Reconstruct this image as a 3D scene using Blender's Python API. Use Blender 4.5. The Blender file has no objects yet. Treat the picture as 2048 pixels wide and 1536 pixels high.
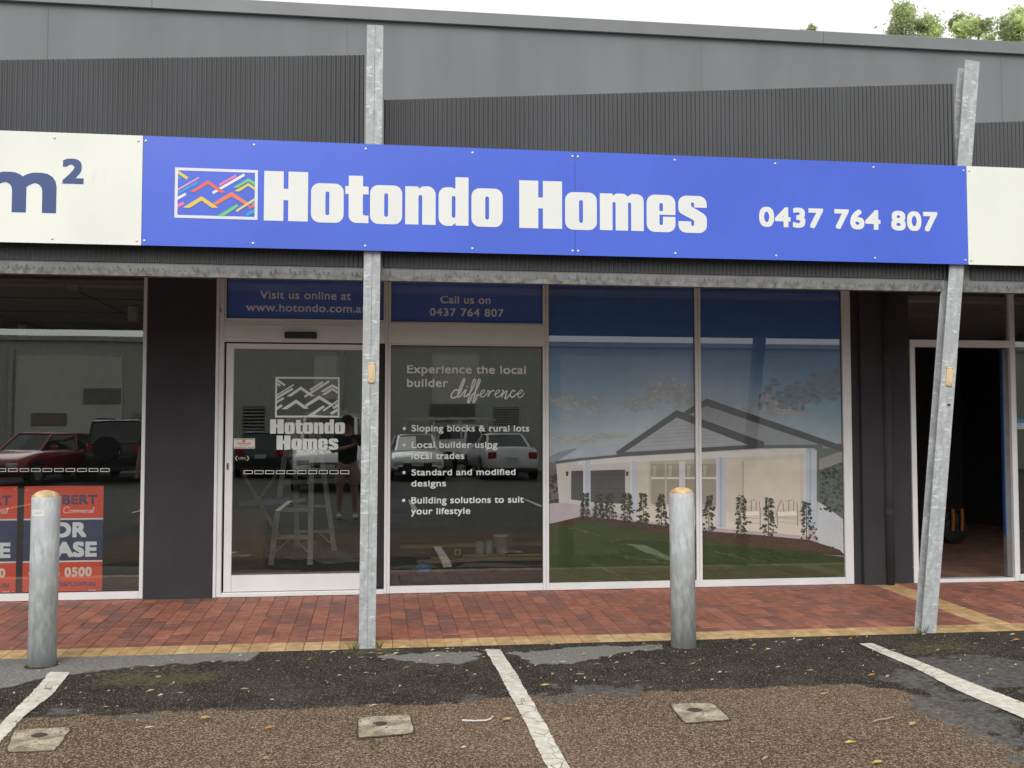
import bpy, bmesh, math, random
from mathutils import Vector, Matrix, noise
from mathutils.geometry import tessellate_polygon
random.seed(7)
S = bpy.context.scene
COL = S.collection
# ------------------------------------------------------------------ camera
F = 2050.0                       # focal length in pixels of a 2048 wide picture
CAM = Vector((0.0, -8.8, 1.355))
RM = ((0.9911619600810838, -0.13265728016782288, -0.00012209299677152716),
      (0.006204592021710722, 0.04727753878604835, -0.9988625217537085),
      (0.13251215765381016, 0.9900337773757062, 0.047682782313140264))
cam = bpy.data.cameras.new('camera')
cam.sensor_width = 36.0
cam.lens = 36.0 * F / 2048.0
cam.clip_start = 0.02
cam.clip_end = 500.0
camo = bpy.data.objects.new('camera', cam)
COL.objects.link(camo)
m4 = Matrix.Identity(4)
for i in range(3):
    m4[i][0] = RM[0][i]; m4[i][1] = -RM[1][i]; m4[i][2] = -RM[2][i]; m4[i][3] = CAM[i]
camo.matrix_world = m4
S.camera = camo
# ------------------------------------------------------------------ overcast daylight
SUN_EL, SUN_AZ = math.radians(36), math.radians(196)
world = bpy.data.worlds.new('World'); S.world = world; world.use_nodes = True
nt = world.node_tree
bg = nt.nodes['Background']
sky = nt.nodes.new('ShaderNodeTexSky'); sky.sky_type = 'NISHITA'; sky.sun_disc = False
sky.sun_elevation = SUN_EL; sky.sun_rotation = SUN_AZ
sky.dust_density = 4.0; sky.air_density = 1.0; sky.ozone_density = 1.0
hsv = nt.nodes.new('ShaderNodeHueSaturation'); hsv.inputs['Saturation'].default_value = 0.10
mixc = nt.nodes.new('ShaderNodeMix'); mixc.data_type = 'RGBA'; mixc.inputs[0].default_value = 0.72
mixc.inputs[7].default_value = (10.2, 10.25, 10.1, 1)          # an even, bright cloud layer
nt.links.new(sky.outputs[0], hsv.inputs['Color'])
nt.links.new(hsv.outputs[0], mixc.inputs[6])
nt.links.new(mixc.outputs[2], bg.inputs['Color'])
bg.inputs['Strength'].default_value = 0.11
sun = bpy.data.lights.new('sun', 'SUN'); sun.energy = 1.1; sun.angle = math.radians(35); sun.color = (1, .985, .96)
suno = bpy.data.objects.new('sun', sun); COL.objects.link(suno)
sd = Vector((math.cos(SUN_EL) * math.sin(SUN_AZ), math.cos(SUN_EL) * math.cos(SUN_AZ), math.sin(SUN_EL)))
suno.rotation_euler = sd.to_track_quat('Z', 'Y').to_euler()
S.view_settings.view_transform = 'Standard'; S.view_settings.look = 'None'
S.view_settings.exposure = 0.22; S.view_settings.gamma = 1.0; S.view_settings.use_curve_mapping = False
S.render.engine = 'CYCLES'
S.cycles.max_bounces = 8; S.cycles.transparent_max_bounces = 12; S.cycles.glossy_bounces = 4
S.cycles.use_denoising = True

# ------------------------------------------------------------------ helpers
def ray(px, py):
    c = ((px - 1024) / F, (py - 768) / F, 1.0)
    return Vector([sum(RM[k][i] * c[k] for k in range(3)) for i in range(3)])
def onY(px, py, y=0.0):
    d = ray(px, py); return CAM + d * ((y - CAM.y) / d.y)
def onZ(px, py, z=0.0):
    d = ray(px, py); return CAM + d * ((z - CAM.z) / d.z)
def srgb(r, g, b):
    f = lambda c: (c / 255 / 12.92) if c <= 10 else ((c / 255 + .055) / 1.055) ** 2.4
    return (f(r), f(g), f(b))

def tag(o, label=None, cat=None, group=None, kind=None):
    if label: o['label'] = label
    if cat: o['category'] = cat
    if group: o['group'] = group
    if kind: o['kind'] = kind
    return o
def thing(name, label, cat, loc=(0, 0, 0), group=None, rz=0.0):
    o = bpy.data.objects.new(name, None); COL.objects.link(o)
    o.empty_display_size = .1
    o.location = loc; o.rotation_euler = (0, 0, rz)
    return tag(o, label, cat, group)
def copy_tree(o, parent=None):
    c = o.copy(); COL.objects.link(c)
    if parent: c.parent = parent
    for ch in list(o.children): copy_tree(ch, c)
    return c

class MB:
    """collects polygons, links them as one mesh object"""
    def __init__(s): s.v = []; s.f = []; s.m = []; s.c = []
    def face(s, pts, mi=0, col=None):
        n = len(s.v); s.v += [tuple(p) for p in pts]; s.f.append(tuple(range(n, n + len(pts)))); s.m.append(mi)
        s.c.append(col if col else (1, 1, 1))
        return s
    def raw(s, vs, fs, mi=0, col=None):
        n = len(s.v); s.v += [tuple(p) for p in vs]
        for f in fs:
            s.f.append(tuple(i + n for i in f)); s.m.append(mi); s.c.append(col if col else (1, 1, 1))
        return s
    def box(s, x0, x1, y0, y1, z0, z1, mi=0, col=None):
        vs = [(x0, y0, z0), (x1, y0, z0), (x1, y1, z0), (x0, y1, z0), (x0, y0, z1), (x1, y0, z1), (x1, y1, z1), (x0, y1, z1)]
        return s.raw(vs, [(0, 3, 2, 1), (4, 5, 6, 7), (0, 1, 5, 4), (1, 2, 6, 5), (2, 3, 7, 6), (3, 0, 4, 7)], mi, col)
    def bar(s, a, b, w, h, mi=0, up=(0, 0, 1), col=None):
        a = Vector(a); b = Vector(b); d = (b - a).normalized(); u = Vector(up)
        if abs(d.dot(u)) > .97: u = Vector((0, 1, 0))
        r = d.cross(u).normalized(); u = r.cross(d).normalized()
        vs = []
        for p in (a, b):
            for i, j in ((-1, -1), (1, -1), (1, 1), (-1, 1)): vs.append(p + r * (i * w / 2) + u * (j * h / 2))
        return s.raw(vs, [(3, 2, 1, 0), (4, 5, 6, 7), (0, 1, 5, 4), (1, 2, 6, 5), (2, 3, 7, 6), (3, 0, 4, 7)], mi, col)
    def tube(s, pts, r, n=8, mi=0, col=None, cap=True):
        pts = [Vector(p) for p in pts]; rs = r if isinstance(r, (list, tuple)) else [r] * len(pts)
        base = len(s.v); prev = None
        for i, p in enumerate(pts):
            d = (pts[min(i + 1, len(pts) - 1)] - pts[max(i - 1, 0)]).normalized()
            u = Vector((0, 0, 1)) if abs(d.z) < .9 else Vector((1, 0, 0))
            if prev is not None: u = prev
            a = (u - d * u.dot(d)).normalized(); b = d.cross(a); prev = a
            for k in range(n):
                t = 2 * math.pi * k / n
                s.v.append(tuple(p + (a * math.cos(t) + b * math.sin(t)) * rs[i]))
        def add(f): s.f.append(f); s.m.append(mi); s.c.append(col if col else (1, 1, 1))
        for i in range(len(pts) - 1):
            for k in range(n):
                k2 = (k + 1) % n
                add((base + i * n + k, base + i * n + k2, base + (i + 1) * n + k2, base + (i + 1) * n + k))
        if cap:
            add(tuple(base + k for k in reversed(range(n)))); add(tuple(base + (len(pts) - 1) * n + k for k in range(n)))
        return s
    def lathe(s, prof, n=24, c=(0, 0, 0), mi=0, axis='z'):
        base = len(s.v)
        for r, h in prof:
            for k in range(n):
                t = 2 * math.pi * k / n
                if axis == 'z': s.v.append((c[0] + r * math.cos(t), c[1] + r * math.sin(t), c[2] + h))
                else: s.v.append((c[0] + r * math.cos(t), c[1] + h, c[2] + r * math.sin(t)))
        def add(f): s.f.append(f); s.m.append(mi); s.c.append((1, 1, 1))
        for i in range(len(prof) - 1):
            for k in range(n):
                k2 = (k + 1) % n
                q = (base + i * n + k, base + i * n + k2, base + (i + 1) * n + k2, base + (i + 1) * n + k)
                add(q if axis == 'z' else q[::-1])
        a = tuple(base + k for k in range(n)); b = tuple(base + (len(prof) - 1) * n + k for k in range(n))
        if axis == 'z': add(a[::-1]); add(b)
        else: add(a); add(b[::-1])
        return s
    def build(s, name, mats, parent=None, bevel=0.0, smooth=False, colors=False, keep=False, seg=1):
        me = bpy.data.meshes.new(name)
        me.from_pydata(s.v, [], s.f)
        if not isinstance(mats, (list, tuple)): mats = [mats]
        for m in mats: me.materials.append(m)
        me.polygons.foreach_set('material_index', s.m)
        if colors:
            at = me.color_attributes.new('Col', 'FLOAT_COLOR', 'CORNER')
            buf = []
            for f, c in zip(s.f, s.c):
                if isinstance(c[0], (tuple, list)):
                    for k in c: buf += [k[0], k[1], k[2], 1.0]
                else: buf += [c[0], c[1], c[2], 1.0] * len(f)
            at.data.foreach_set('color', buf)
        if smooth: me.polygons.foreach_set('use_smooth', [True] * len(me.polygons))
        me.update()
        o = bpy.data.objects.new(name, me); COL.objects.link(o)
        if parent is not None:
            o.parent = parent
            if keep:      # vertices were given in world space
                lm = Matrix.LocRotScale(parent.location, parent.rotation_euler, None)
                if parent.parent: pass
                o.matrix_parent_inverse = lm.inverted()
        if bevel:
            b = o.modifiers.new('bevel', 'BEVEL'); b.width = bevel; b.segments = seg; b.limit_method = 'ANGLE'
        return o

# ------------------------------------------------------------------ materials
def nodes(name):
    m = bpy.data.materials.new(name); m.use_nodes = True
    return m, m.node_tree, m.node_tree.nodes['Principled BSDF']
def N(t, typ, **kw):
    n = t.nodes.new(typ)
    for k, v in kw.items():
        if k.startswith('_'): n.inputs[k[1:]].default_value = v
        else: setattr(n, k, v)
    return n
def mixcol(t, fac, a, b, blend='MIX'):
    n = t.nodes.new('ShaderNodeMix'); n.data_type = 'RGBA'; n.blend_type = blend
    for i, x in ((0, fac), (6, a), (7, b)):
        if hasattr(x, 'links'): t.links.new(x, n.inputs[i])
        elif i == 0: n.inputs[0].default_value = x
        else: n.inputs[i].default_value = (*x, 1) if len(x) == 3 else x
    return n.outputs[2]
def ramp(t, src, a, b):
    n = t.nodes.new('ShaderNodeMapRange'); n.interpolation_type = 'SMOOTHSTEP'
    t.links.new(src, n.inputs[0]); n.inputs[1].default_value = a; n.inputs[2].default_value = b
    return n.outputs[0]
def nz(t, scale, detail=4, vec=None, sc3=None):
    n = t.nodes.new('ShaderNodeTexNoise'); n.inputs['Scale'].default_value = scale; n.inputs['Detail'].default_value = detail
    if vec is None:
        g = t.nodes.new('ShaderNodeNewGeometry'); vec = g.outputs['Position']
    if sc3:
        mp = t.nodes.new('ShaderNodeMapping'); mp.inputs['Scale'].default_value = sc3
        t.links.new(vec, mp.inputs[0]); vec = mp.outputs[0]
    t.links.new(vec, n.inputs['Vector'])
    return n.outputs['Fac']
def obco(t):
    return t.nodes.new('ShaderNodeTexCoord').outputs['Object']
def mat(name, col, rough=.55, metal=0.0, var=.12, scale=6.0, bump=0.0, bscale=60.0, spec=.5, stretch=None, coat=0.0, dirt=None):
    m, t, p = nodes(name)
    v = obco(t)
    f = nz(t, scale, 5, v, stretch)
    dark = tuple(c * (1 - var * 1.6) for c in col); lite = tuple(min(1, c * (1 + var)) for c in col)
    c = mixcol(t, ramp(t, f, .25, .75), dark, lite)
    if dirt:
        d = ramp(t, nz(t, dirt[2], 6, v), dirt[1], dirt[1] + .14)
        c = mixcol(t, d, c, dirt[0])
    t.links.new(c, p.inputs['Base Color'])
    p.inputs['Roughness'].default_value = rough; p.inputs['Metallic'].default_value = metal
    p.inputs['Specular IOR Level'].default_value = spec
    if coat: p.inputs['Coat Weight'].default_value = coat
    if bump:
        b = N(t, 'ShaderNodeBump', _Strength=bump, _Distance=.01)
        t.links.new(nz(t, bscale, 4, v), b.inputs['Height']); t.links.new(b.outputs[0], p.inputs['Normal'])
    return m
def vmat(name, rough=.5, var=.08, scale=8, spec=.4, bump=0.0, bscale=80, gain=1.0):
    """colour comes from the mesh (printed graphics, bricks, leaves)"""
    m, t, p = nodes(name)
    a = N(t, 'ShaderNodeVertexColor', layer_name='Col')
    f = ramp(t, nz(t, scale, 5, obco(t)), .3, .7)
    c = mixcol(t, f, ((1 - var * 2) * gain,) * 3, (gain,) * 3)
    t.links.new(mixcol(t, 1.0, a.outputs[0], c, 'MULTIPLY'), p.inputs['Base Color'])
    p.inputs['Roughness'].default_value = rough; p.inputs['Specular IOR Level'].default_value = spec
    if bump:
        b = N(t, 'ShaderNodeBump', _Strength=bump, _Distance=.01)
        t.links.new(nz(t, bscale, 4, obco(t)), b.inputs['Height']); t.links.new(b.outputs[0], p.inputs['Normal'])
    return m
def glass(name, tint=(.62, .65, .63), refl=.15, wave=.0):
    m = bpy.data.materials.new(name); m.use_nodes = True; t = m.node_tree; t.nodes.clear()
    o = N(t, 'ShaderNodeOutputMaterial'); tr = N(t, 'ShaderNodeBsdfTransparent'); gl = N(t, 'ShaderNodeBsdfGlossy', _Roughness=0.0)
    tr.inputs[0].default_value = (*tint, 1); gl.inputs[0].default_value = (.95, .98, .96, 1)
    fr = N(t, 'ShaderNodeFresnel', _IOR=1.5)
    ad = N(t, 'ShaderNodeMath', operation='ADD'); t.links.new(fr.outputs[0], ad.inputs[0]); ad.inputs[1].default_value = refl - .04; ad.use_clamp = True
    mx = N(t, 'ShaderNodeMixShader')
    t.links.new(ad.outputs[0], mx.inputs[0]); t.links.new(tr.outputs[0], mx.inputs[1]); t.links.new(gl.outputs[0], mx.inputs[2])
    t.links.new(mx.outputs[0], o.inputs[0])
    if wave:
        b = N(t, 'ShaderNodeBump', _Strength=wave, _Distance=.1)
        t.links.new(nz(t, .9, 1, obco(t)), b.inputs['Height']); t.links.new(b.outputs[0], gl.inputs['Normal'])
    return m

def glossy_front(m, refl=.14):
    """a film on the outside of the glass: the print under a mirror-flat clear face"""
    t = m.node_tree; p = t.nodes['Principled BSDF']; o = t.nodes['Material Output']; p.inputs['Specular IOR Level'].default_value = 0
    gl = N(t, 'ShaderNodeBsdfGlossy', _Roughness=0.0); fr = N(t, 'ShaderNodeFresnel', _IOR=1.5)
    ad = N(t, 'ShaderNodeMath', operation='ADD'); t.links.new(fr.outputs[0], ad.inputs[0]); ad.inputs[1].default_value = refl - .04; ad.use_clamp = True
    mx = N(t, 'ShaderNodeMixShader'); t.links.new(ad.outputs[0], mx.inputs[0]); t.links.new(p.outputs[0], mx.inputs[1]); t.links.new(gl.outputs[0], mx.inputs[2]); t.links.new(mx.outputs[0], o.inputs[0])

def galv(name, base=(.47, .49, .495), fleck=True):
    """galvanised steel: spangle patches and white streaks"""
    m, t, p = nodes(name)
    v = obco(t)
    vo = N(t, 'ShaderNodeTexVoronoi', _Scale=42.0 if fleck else 95.0); mpv = N(t, 'ShaderNodeMapping'); mpv.inputs['Scale'].default_value = (1, 1, 1.5 if fleck else .22)
    wv = N(t, 'ShaderNodeTexNoise', _Scale=9.0); t.links.new(v, wv.inputs['Vector']); adv = N(t, 'ShaderNodeVectorMath', operation='MULTIPLY_ADD'); t.links.new(wv.outputs['Color'], adv.inputs[0]); adv.inputs[1].default_value = (.06, .06, .06); t.links.new(v, adv.inputs[2])
    t.links.new(adv.outputs[0], mpv.inputs[0]); t.links.new(mpv.outputs[0], vo.inputs['Vector']); spv = t.nodes.new('ShaderNodeSeparateColor'); t.links.new(vo.outputs['Color'], spv.inputs[0])
    a = nz(t, 26, 3, v, (1, 1, .33)); b = nz(t, 4, 5, v); c = nz(t, 90, 3, v, (1, 1, .5)) if fleck else nz(t, 60, 4, v, (1, 1, .12))
    st = nz(t, 24, 4, v, (.6, .6, 1.7))
    col = mixcol(t, ramp(t, a, .35, .68), tuple(x * .72 for x in base), tuple(x * 1.12 for x in base))
    col = mixcol(t, .30 if fleck else .16, col, mixcol(t, spv.outputs[0], tuple(x * .55 for x in base), tuple(min(1, x * 1.45) for x in base)))
    col = mixcol(t, ramp(t, b, .4, .75), col, tuple(x * .8 for x in base))
    if fleck: col = mixcol(t, ramp(t, st, .60, .66), col, (.62, .64, .64))
    col = mixcol(t, ramp(t, c, .70, .76), col, (.25, .26, .26))
    t.links.new(col, p.inputs['Base Color'])
    p.inputs['Metallic'].default_value = .0; p.inputs['Roughness'].default_value = .5
    bp = N(t, 'ShaderNodeBump', _Strength=.15, _Distance=.005); t.links.new(a, bp.inputs['Height']); t.links.new(bp.outputs[0], p.inputs['Normal'])
    return m

# flat shapes on a plane that faces -y
def polyfill(mb, contours, y, mi=0, col=None):
    """contours: list of loops of (x, z); first outer, others holes"""
    loops = [[Vector((p[0], p[1], 0)) for p in c] for c in contours]
    flat = [p for c in loops for p in c]
    for tri in tessellate_polygon(loops):
        a, b, c = [flat[i] for i in tri]
        if (b - a).cross(c - a).z < 0: b, c = c, b      # +x cross +z = -y: anticlockwise here faces the street
        mb.face([(q.x, y, q.y) for q in (a, b, c)], mi, col)
def clip(poly, x0, x1, z0, z1):
    for ax, lim, sg in ((0, x0, 1), (0, x1, -1), (1, z0, 1), (1, z1, -1)):
        out = []
        for i, p in enumerate(poly):
            q = poly[(i + 1) % len(poly)]
            dp, dq = (p[ax] - lim) * sg, (q[ax] - lim) * sg
            if dp >= 0: out.append(p)
            if dp * dq < 0:
                k = dp / (dp - dq); out.append(tuple(p[j] + (q[j] - p[j]) * k for j in (0, 1)))
        poly = out
        if len(poly) < 3: return []
    return poly
def fanfill(mb, poly, y, mi=0, col=None, rect=None):
    """any simple polygon, clipped triangle by triangle"""
    loops = [[Vector((p[0], p[1], 0)) for p in poly]]
    for tri in tessellate_polygon(loops):
        a = [tuple(loops[0][i].xy) for i in tri]
        if (a[1][0] - a[0][0]) * (a[2][1] - a[0][1]) - (a[1][1] - a[0][1]) * (a[2][0] - a[0][0]) < 0: a.reverse()
        if rect: a = clip(a, *rect)
        if len(a) >= 3: mb.face([(q[0], y, q[1]) for q in a], mi, col(a) if callable(col) else col)
_tc = {}
def text_tris(body):
    if body in _tc: return _tc[body]
    c = bpy.data.curves.new('glyphs', 'FONT'); c.body = body; c.resolution_u = 4; c.space_character = 1.10 if any(k.isdigit() for k in body) and len(body) > 3 else 1.05
    o = bpy.data.objects.new('glyphs', c); COL.objects.link(o)
    dg = bpy.context.evaluated_depsgraph_get(); me = o.evaluated_get(dg).to_mesh()
    me.calc_loop_triangles()
    vs = [v.co.copy() for v in me.vertices]; ts = [tuple(t.vertices) for t in me.loop_triangles]
    o.evaluated_get(dg).to_mesh_clear(); bpy.data.objects.remove(o); bpy.data.curves.remove(c)
    _tc[body] = (vs, ts); return _tc[body]
CAPH = max(v.y for v in text_tris('H')[0])
XHT = max(v.y for v in text_tris('x')[0])
def text(mb, body, x0, x1, z0, cap, y, bold=.035, mi=0, col=None, refh=None, shear=0.0):
    """left edge, right edge, baseline, height of a capital; bold = growth in cap heights"""
    vs, ts = text_tris(body)
    if any(ch.islower() for ch in body) and len(body) > 1:      # a wide sans has a taller x-height than the built-in face
        k = .735 * CAPH / XHT
        vs = [Vector((v.x, v.y * k if v.y < XHT else XHT * k + (v.y - XHT) * (CAPH - XHT * k) / (CAPH - XHT), 0)) for v in vs]
    a = min(v.x for v in vs); b = max(v.x for v in vs); g = bold * cap
    sx = (x1 - x0 - 2 * g) / (b - a); sz = (cap - 2 * g) / (refh or CAPH)
    offs = [(0, 0)] + ([(1, 1), (1, -1), (-1, 1), (-1, -1), (1, 0), (-1, 0), (0, 1), (0, -1)] if bold else [])
    for n, (dx, dz) in enumerate(offs):
        P = [(x0 + g + (v.x - a) * sx + dx * g + shear * v.y * sz, y + n * 4e-5, z0 + g + v.y * sz + dz * g) for v in vs]
        for t in ts:
            A, B, C = (P[i] for i in t)
            if (B[0] - A[0]) * (C[2] - A[2]) - (B[2] - A[2]) * (C[0] - A[0]) < 0: B, C = C, B
            mb.face([A, B, C], mi, col)
def text_px(mb, body, pl, pr, top, base, y, bold=.035, mi=0, col=None, refh=None):
    """the box of the writing as read off the photograph (its left end), laid on the plane y"""
    A = onY(pl, base, y); T = onY(pl, top, y); B = onY(pr, base, y)
    text(mb, body, A.x, B.x, A.z, T.z - A.z, y, bold, mi, col, refh)
def brush(mb, pts, w, y, n=6, mi=0, col=None, y_step=3e-5):
    """a painted stroke through (x, z) points; w scalar or per-point widths"""
    P = [Vector(p) for p in pts]; W = w if isinstance(w, (list, tuple)) else [w] * len(P)
    out = []
    for i in range(len(P) - 1):
        p0, p1, p2, p3 = P[max(i - 1, 0)], P[i], P[i + 1], P[min(i + 2, len(P) - 1)]
        for k in range(n):
            t = k / n
            q = .5 * ((2 * p1) + (p2 - p0) * t + (2 * p0 - 5 * p1 + 4 * p2 - p3) * t * t + (3 * p1 - p0 - 3 * p2 + p3) * t ** 3)
            out.append((q, W[i] + (W[i + 1] - W[i]) * t))
    out.append((P[-1], W[-1]))
    for i in range(len(out) - 1):
        (a, wa), (b, wb) = out[i], out[i + 1]
        d = (b - a)
        if d.length < 1e-7: continue
        d.normalize(); nrm = Vector((-d.y, d.x))
        yy = y - i * y_step
        q = [a - d * wa * .25 - nrm * wa / 2, b + d * wb * .25 - nrm * wb / 2, b + d * wb * .25 + nrm * wb / 2, a - d * wa * .25 + nrm * wa / 2]
        mb.face([(k.x, yy, k.y) for k in q], mi, col)
# ------------------------------------------------------------------ materials of the place
M_wall = mat('grey_wall_paint', (.192, .199, .207), .75, var=.075, scale=1.6, bump=.06, bscale=40, stretch=(1.4, 1, .3))
M_flash = mat('flashing_paint', (.19, .195, .20), .45, var=.06, scale=2)
M_sheet = mat('dark_sheet_paint', (.056, .058, .063), .42, var=.13, scale=2.2, stretch=(1, 1, .35))
M_char = mat('charcoal_render', (.035, .035, .040), .8, var=.10, scale=3, bump=.12, bscale=120, dirt=((.075, .07, .065), .70, 2.3))
M_frame = mat('frame_aluminium', (.78, .79, .785), .38, var=.04, scale=3, spec=.5)
M_frame_dark = mat('gasket_rubber', (.015, .015, .016), .6)
M_black = mat('black_plastic', (.012, .012, .014), .35)
M_glass = glass('shop_glass', (.88, .90, .89), .175, wave=.012)
M_vinyl_white = mat('white_vinyl', (.74, .78, .74), .5, var=.03)
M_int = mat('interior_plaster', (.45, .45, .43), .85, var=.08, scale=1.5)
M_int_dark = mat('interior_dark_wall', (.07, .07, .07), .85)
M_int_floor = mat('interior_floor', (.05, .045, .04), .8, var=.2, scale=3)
M_galv = galv('galvanised_steel')
M_soffit = mat('soffit_paint', (.62, .62, .60), .7, var=.08, scale=2)
M_pale = mat('weathered_zinc_edge', (.20, .198, .186), .8, var=.32, scale=26, dirt=((.13, .12, .11), .60, 14))

# ------------------------------------------------------------------ ground
def gz(y):
    P = ((-1.93, -.060), (-4.0, -.098), (-9.0, -.120), (-60, -.120))
    if y >= P[0][0]: return P[0][1]
    for (a, za), (b, zb) in zip(P, P[1:]):
        if y >= b: return za + (zb - za) * (y - a) / (b - a)
    return P[-1][1]
def gpt(px, py):
    z = -.08
    for _ in range(5):
        p = onZ(px, py, z); z = gz(p.y)
    return p
def asphalt():
    m, t, p = nodes('asphalt_aggregate')
    g = N(t, 'ShaderNodeNewGeometry'); pos = g.outputs['Position']
    def vor(scale):
        v = N(t, 'ShaderNodeTexVoronoi', _Scale=scale); t.links.new(pos, v.inputs['Vector']); return v
    v1 = vor(140); v2 = vor(250)
    sp = t.nodes.new('ShaderNodeSeparateColor'); t.links.new(v1.outputs['Color'], sp.inputs[0])
    sp2 = t.nodes.new('ShaderNodeSeparateColor'); t.links.new(v2.outputs['Color'], sp2.inputs[0])
    base = mixcol(t, ramp(t, nz(t, 1.1, 5), .35, .7), (.130, .082, .048), (.195, .128, .078))
    c = mixcol(t, ramp(t, sp.outputs[0], .55, .95), base, (.46, .35, .25))
    c = mixcol(t, ramp(t, sp.outputs[1], .62, .9), c, (.075, .054, .038))
    c = mixcol(t, ramp(t, sp2.outputs[0], .955, .965), c, (.50, .45, .37))
    def att(n):
        a = N(t, 'ShaderNodeAttribute', attribute_name=n); return a.outputs['Fac']
    def mask(n, k, scale):
        a = N(t, 'ShaderNodeMath', operation='MULTIPLY_ADD')
        s = N(t, 'ShaderNodeMath', operation='SUBTRACT'); t.links.new(nz(t, scale, 6), s.inputs[0]); s.inputs[1].default_value = .5
        at_ = att(n); gate = N(t, 'ShaderNodeMath', operation='MULTIPLY'); t.links.new(ramp(t, at_, .0, .25), gate.inputs[0]); gate.inputs[1].default_value = k
        t.links.new(s.outputs[0], a.inputs[0]); t.links.new(gate.outputs[0], a.inputs[1]); t.links.new(at_, a.inputs[2])
        return ramp(t, a.outputs[0], .40, .60)
    tarc = mixcol(t, ramp(t, nz(t, 5, 5), .3, .75), (.031, .025, .019), (.068, .056, .044))
    tarc = mixcol(t, ramp(t, sp.outputs[0], .80, .98), tarc, (.13, .115, .095))
    tarc = mixcol(t, ramp(t, sp2.outputs[0], .968, .976), tarc, (.5, .47, .40))
    c = mixcol(t, mask('tar', 1.5, 9), c, tarc)
    sc = mixcol(t, ramp(t, nz(t, 30, 5), .3, .7), (.085, .082, .079), (.20, .195, .187))
    scm = N(t, 'ShaderNodeMath', operation='MULTIPLY'); t.links.new(mask('scuff', 3.4, 5), scm.inputs[0]); scm.inputs[1].default_value = .75
    c = mixcol(t, scm.outputs[0], c, sc)
    cem = mixcol(t, ramp(t, nz(t, 60, 5), .3, .7), (.20, .195, .18), (.34, .33, .31))
    c = mixcol(t, mask('cement', 1.6, 10), c, cem)
    mo = N(t, 'ShaderNodeMath', operation='MULTIPLY'); t.links.new(mask('moss', 2.6, 26), mo.inputs[0]); mo.inputs[1].default_value = .32
    c = mixcol(t, mo.outputs[0], c, (.20, .20, .085))
    t.links.new(c, p.inputs['Base Color']); p.inputs['Roughness'].default_value = .9; p.inputs['Specular IOR Level'].default_value = .2
    b = N(t, 'ShaderNodeBump', _Strength=.75, _Distance=.006)
    h = N(t, 'ShaderNodeMath', operation='MULTIPLY_ADD'); t.links.new(v1.outputs['Distance'], h.inputs[0]); h.inputs[1].default_value = -1.0
    t.links.new(sp2.outputs[1], h.inputs[2])
    t.links.new(h.outputs[0], b.inputs['Height']); t.links.new(b.outputs[0], p.inputs['Normal'])
    return m
M_asph = asphalt()
def sd(p, poly):
    """signed distance, positive inside"""
    x, y = p; d = 1e9; inside = False
    for i in range(len(poly)):
        (x0, y0), (x1, y1) = poly[i], poly[(i + 1) % len(poly)]
        ex, ey = x1 - x0, y1 - y0
        k = max(0, min(1, ((x - x0) * ex + (y - y0) * ey) / (ex * ex + ey * ey + 1e-12)))
        d = min(d, math.hypot(x - x0 - ex * k, y - y0 - ey * k))
        if (y0 > y) != (y1 > y) and x < (x1 - x0) * (y - y0) / (y1 - y0) + x0: inside = not inside
    return d if inside else -d
def gpoly(L): return [tuple(gpt(*q).xy) for q in L]
Z_tar = [gpoly([(-400, 1300), (700, 1295), (2500, 1240), (2500, 1560), (2200, 1580), (2048, 1500), (1950, 1450), (1870, 1400), (1800, 1378), (1700, 1370), (1500, 1375), (1300, 1382), (1120, 1388), (1000, 1393), (900, 1406), (650, 1414), (400, 1420), (150, 1430), (-400, 1460)])]
Z_cem = [gpoly([(-400, 1320), (520, 1300), (500, 1318), (330, 1330), (215, 1338), (150, 1346), (90, 1352), (20, 1376), (-60, 1380), (-400, 1400)]),
         gpoly([(742, 1312), (820, 1305), (960, 1303), (950, 1318), (935, 1326), (870, 1326), (800, 1319)]),
         gpoly([(1022, 1306), (1180, 1292), (1330, 1288), (1325, 1298), (1230, 1306), (1200, 1315), (1120, 1330), (1070, 1327), (1050, 1316)])]
Z_scf = [gpoly([(1830, 1320), (1920, 1312), (2100, 1330), (2200, 1420), (2060, 1410), (1950, 1370), (1870, 1345)]),
         gpoly([(1770, 1358), (1840, 1350), (1960, 1400), (2048, 1445), (2200, 1540), (2200, 1600), (2048, 1510), (1900, 1425), (1820, 1385)]),
         gpoly([(120, 1424), (240, 1417), (330, 1420), (200, 1428)]), gpoly([(960, 1390), (1200, 1372), (1240, 1378), (1010, 1396)])]
Z_mos = [gpoly([(215, 1350), (300, 1345), (430, 1345), (420, 1362), (300, 1370), (200, 1366)]), gpoly([(1810, 1290), (1930, 1285), (1935, 1300), (1820, 1305)]),
         gpoly([(700, 1300), (790, 1296), (780, 1304), (705, 1308)])]
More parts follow.
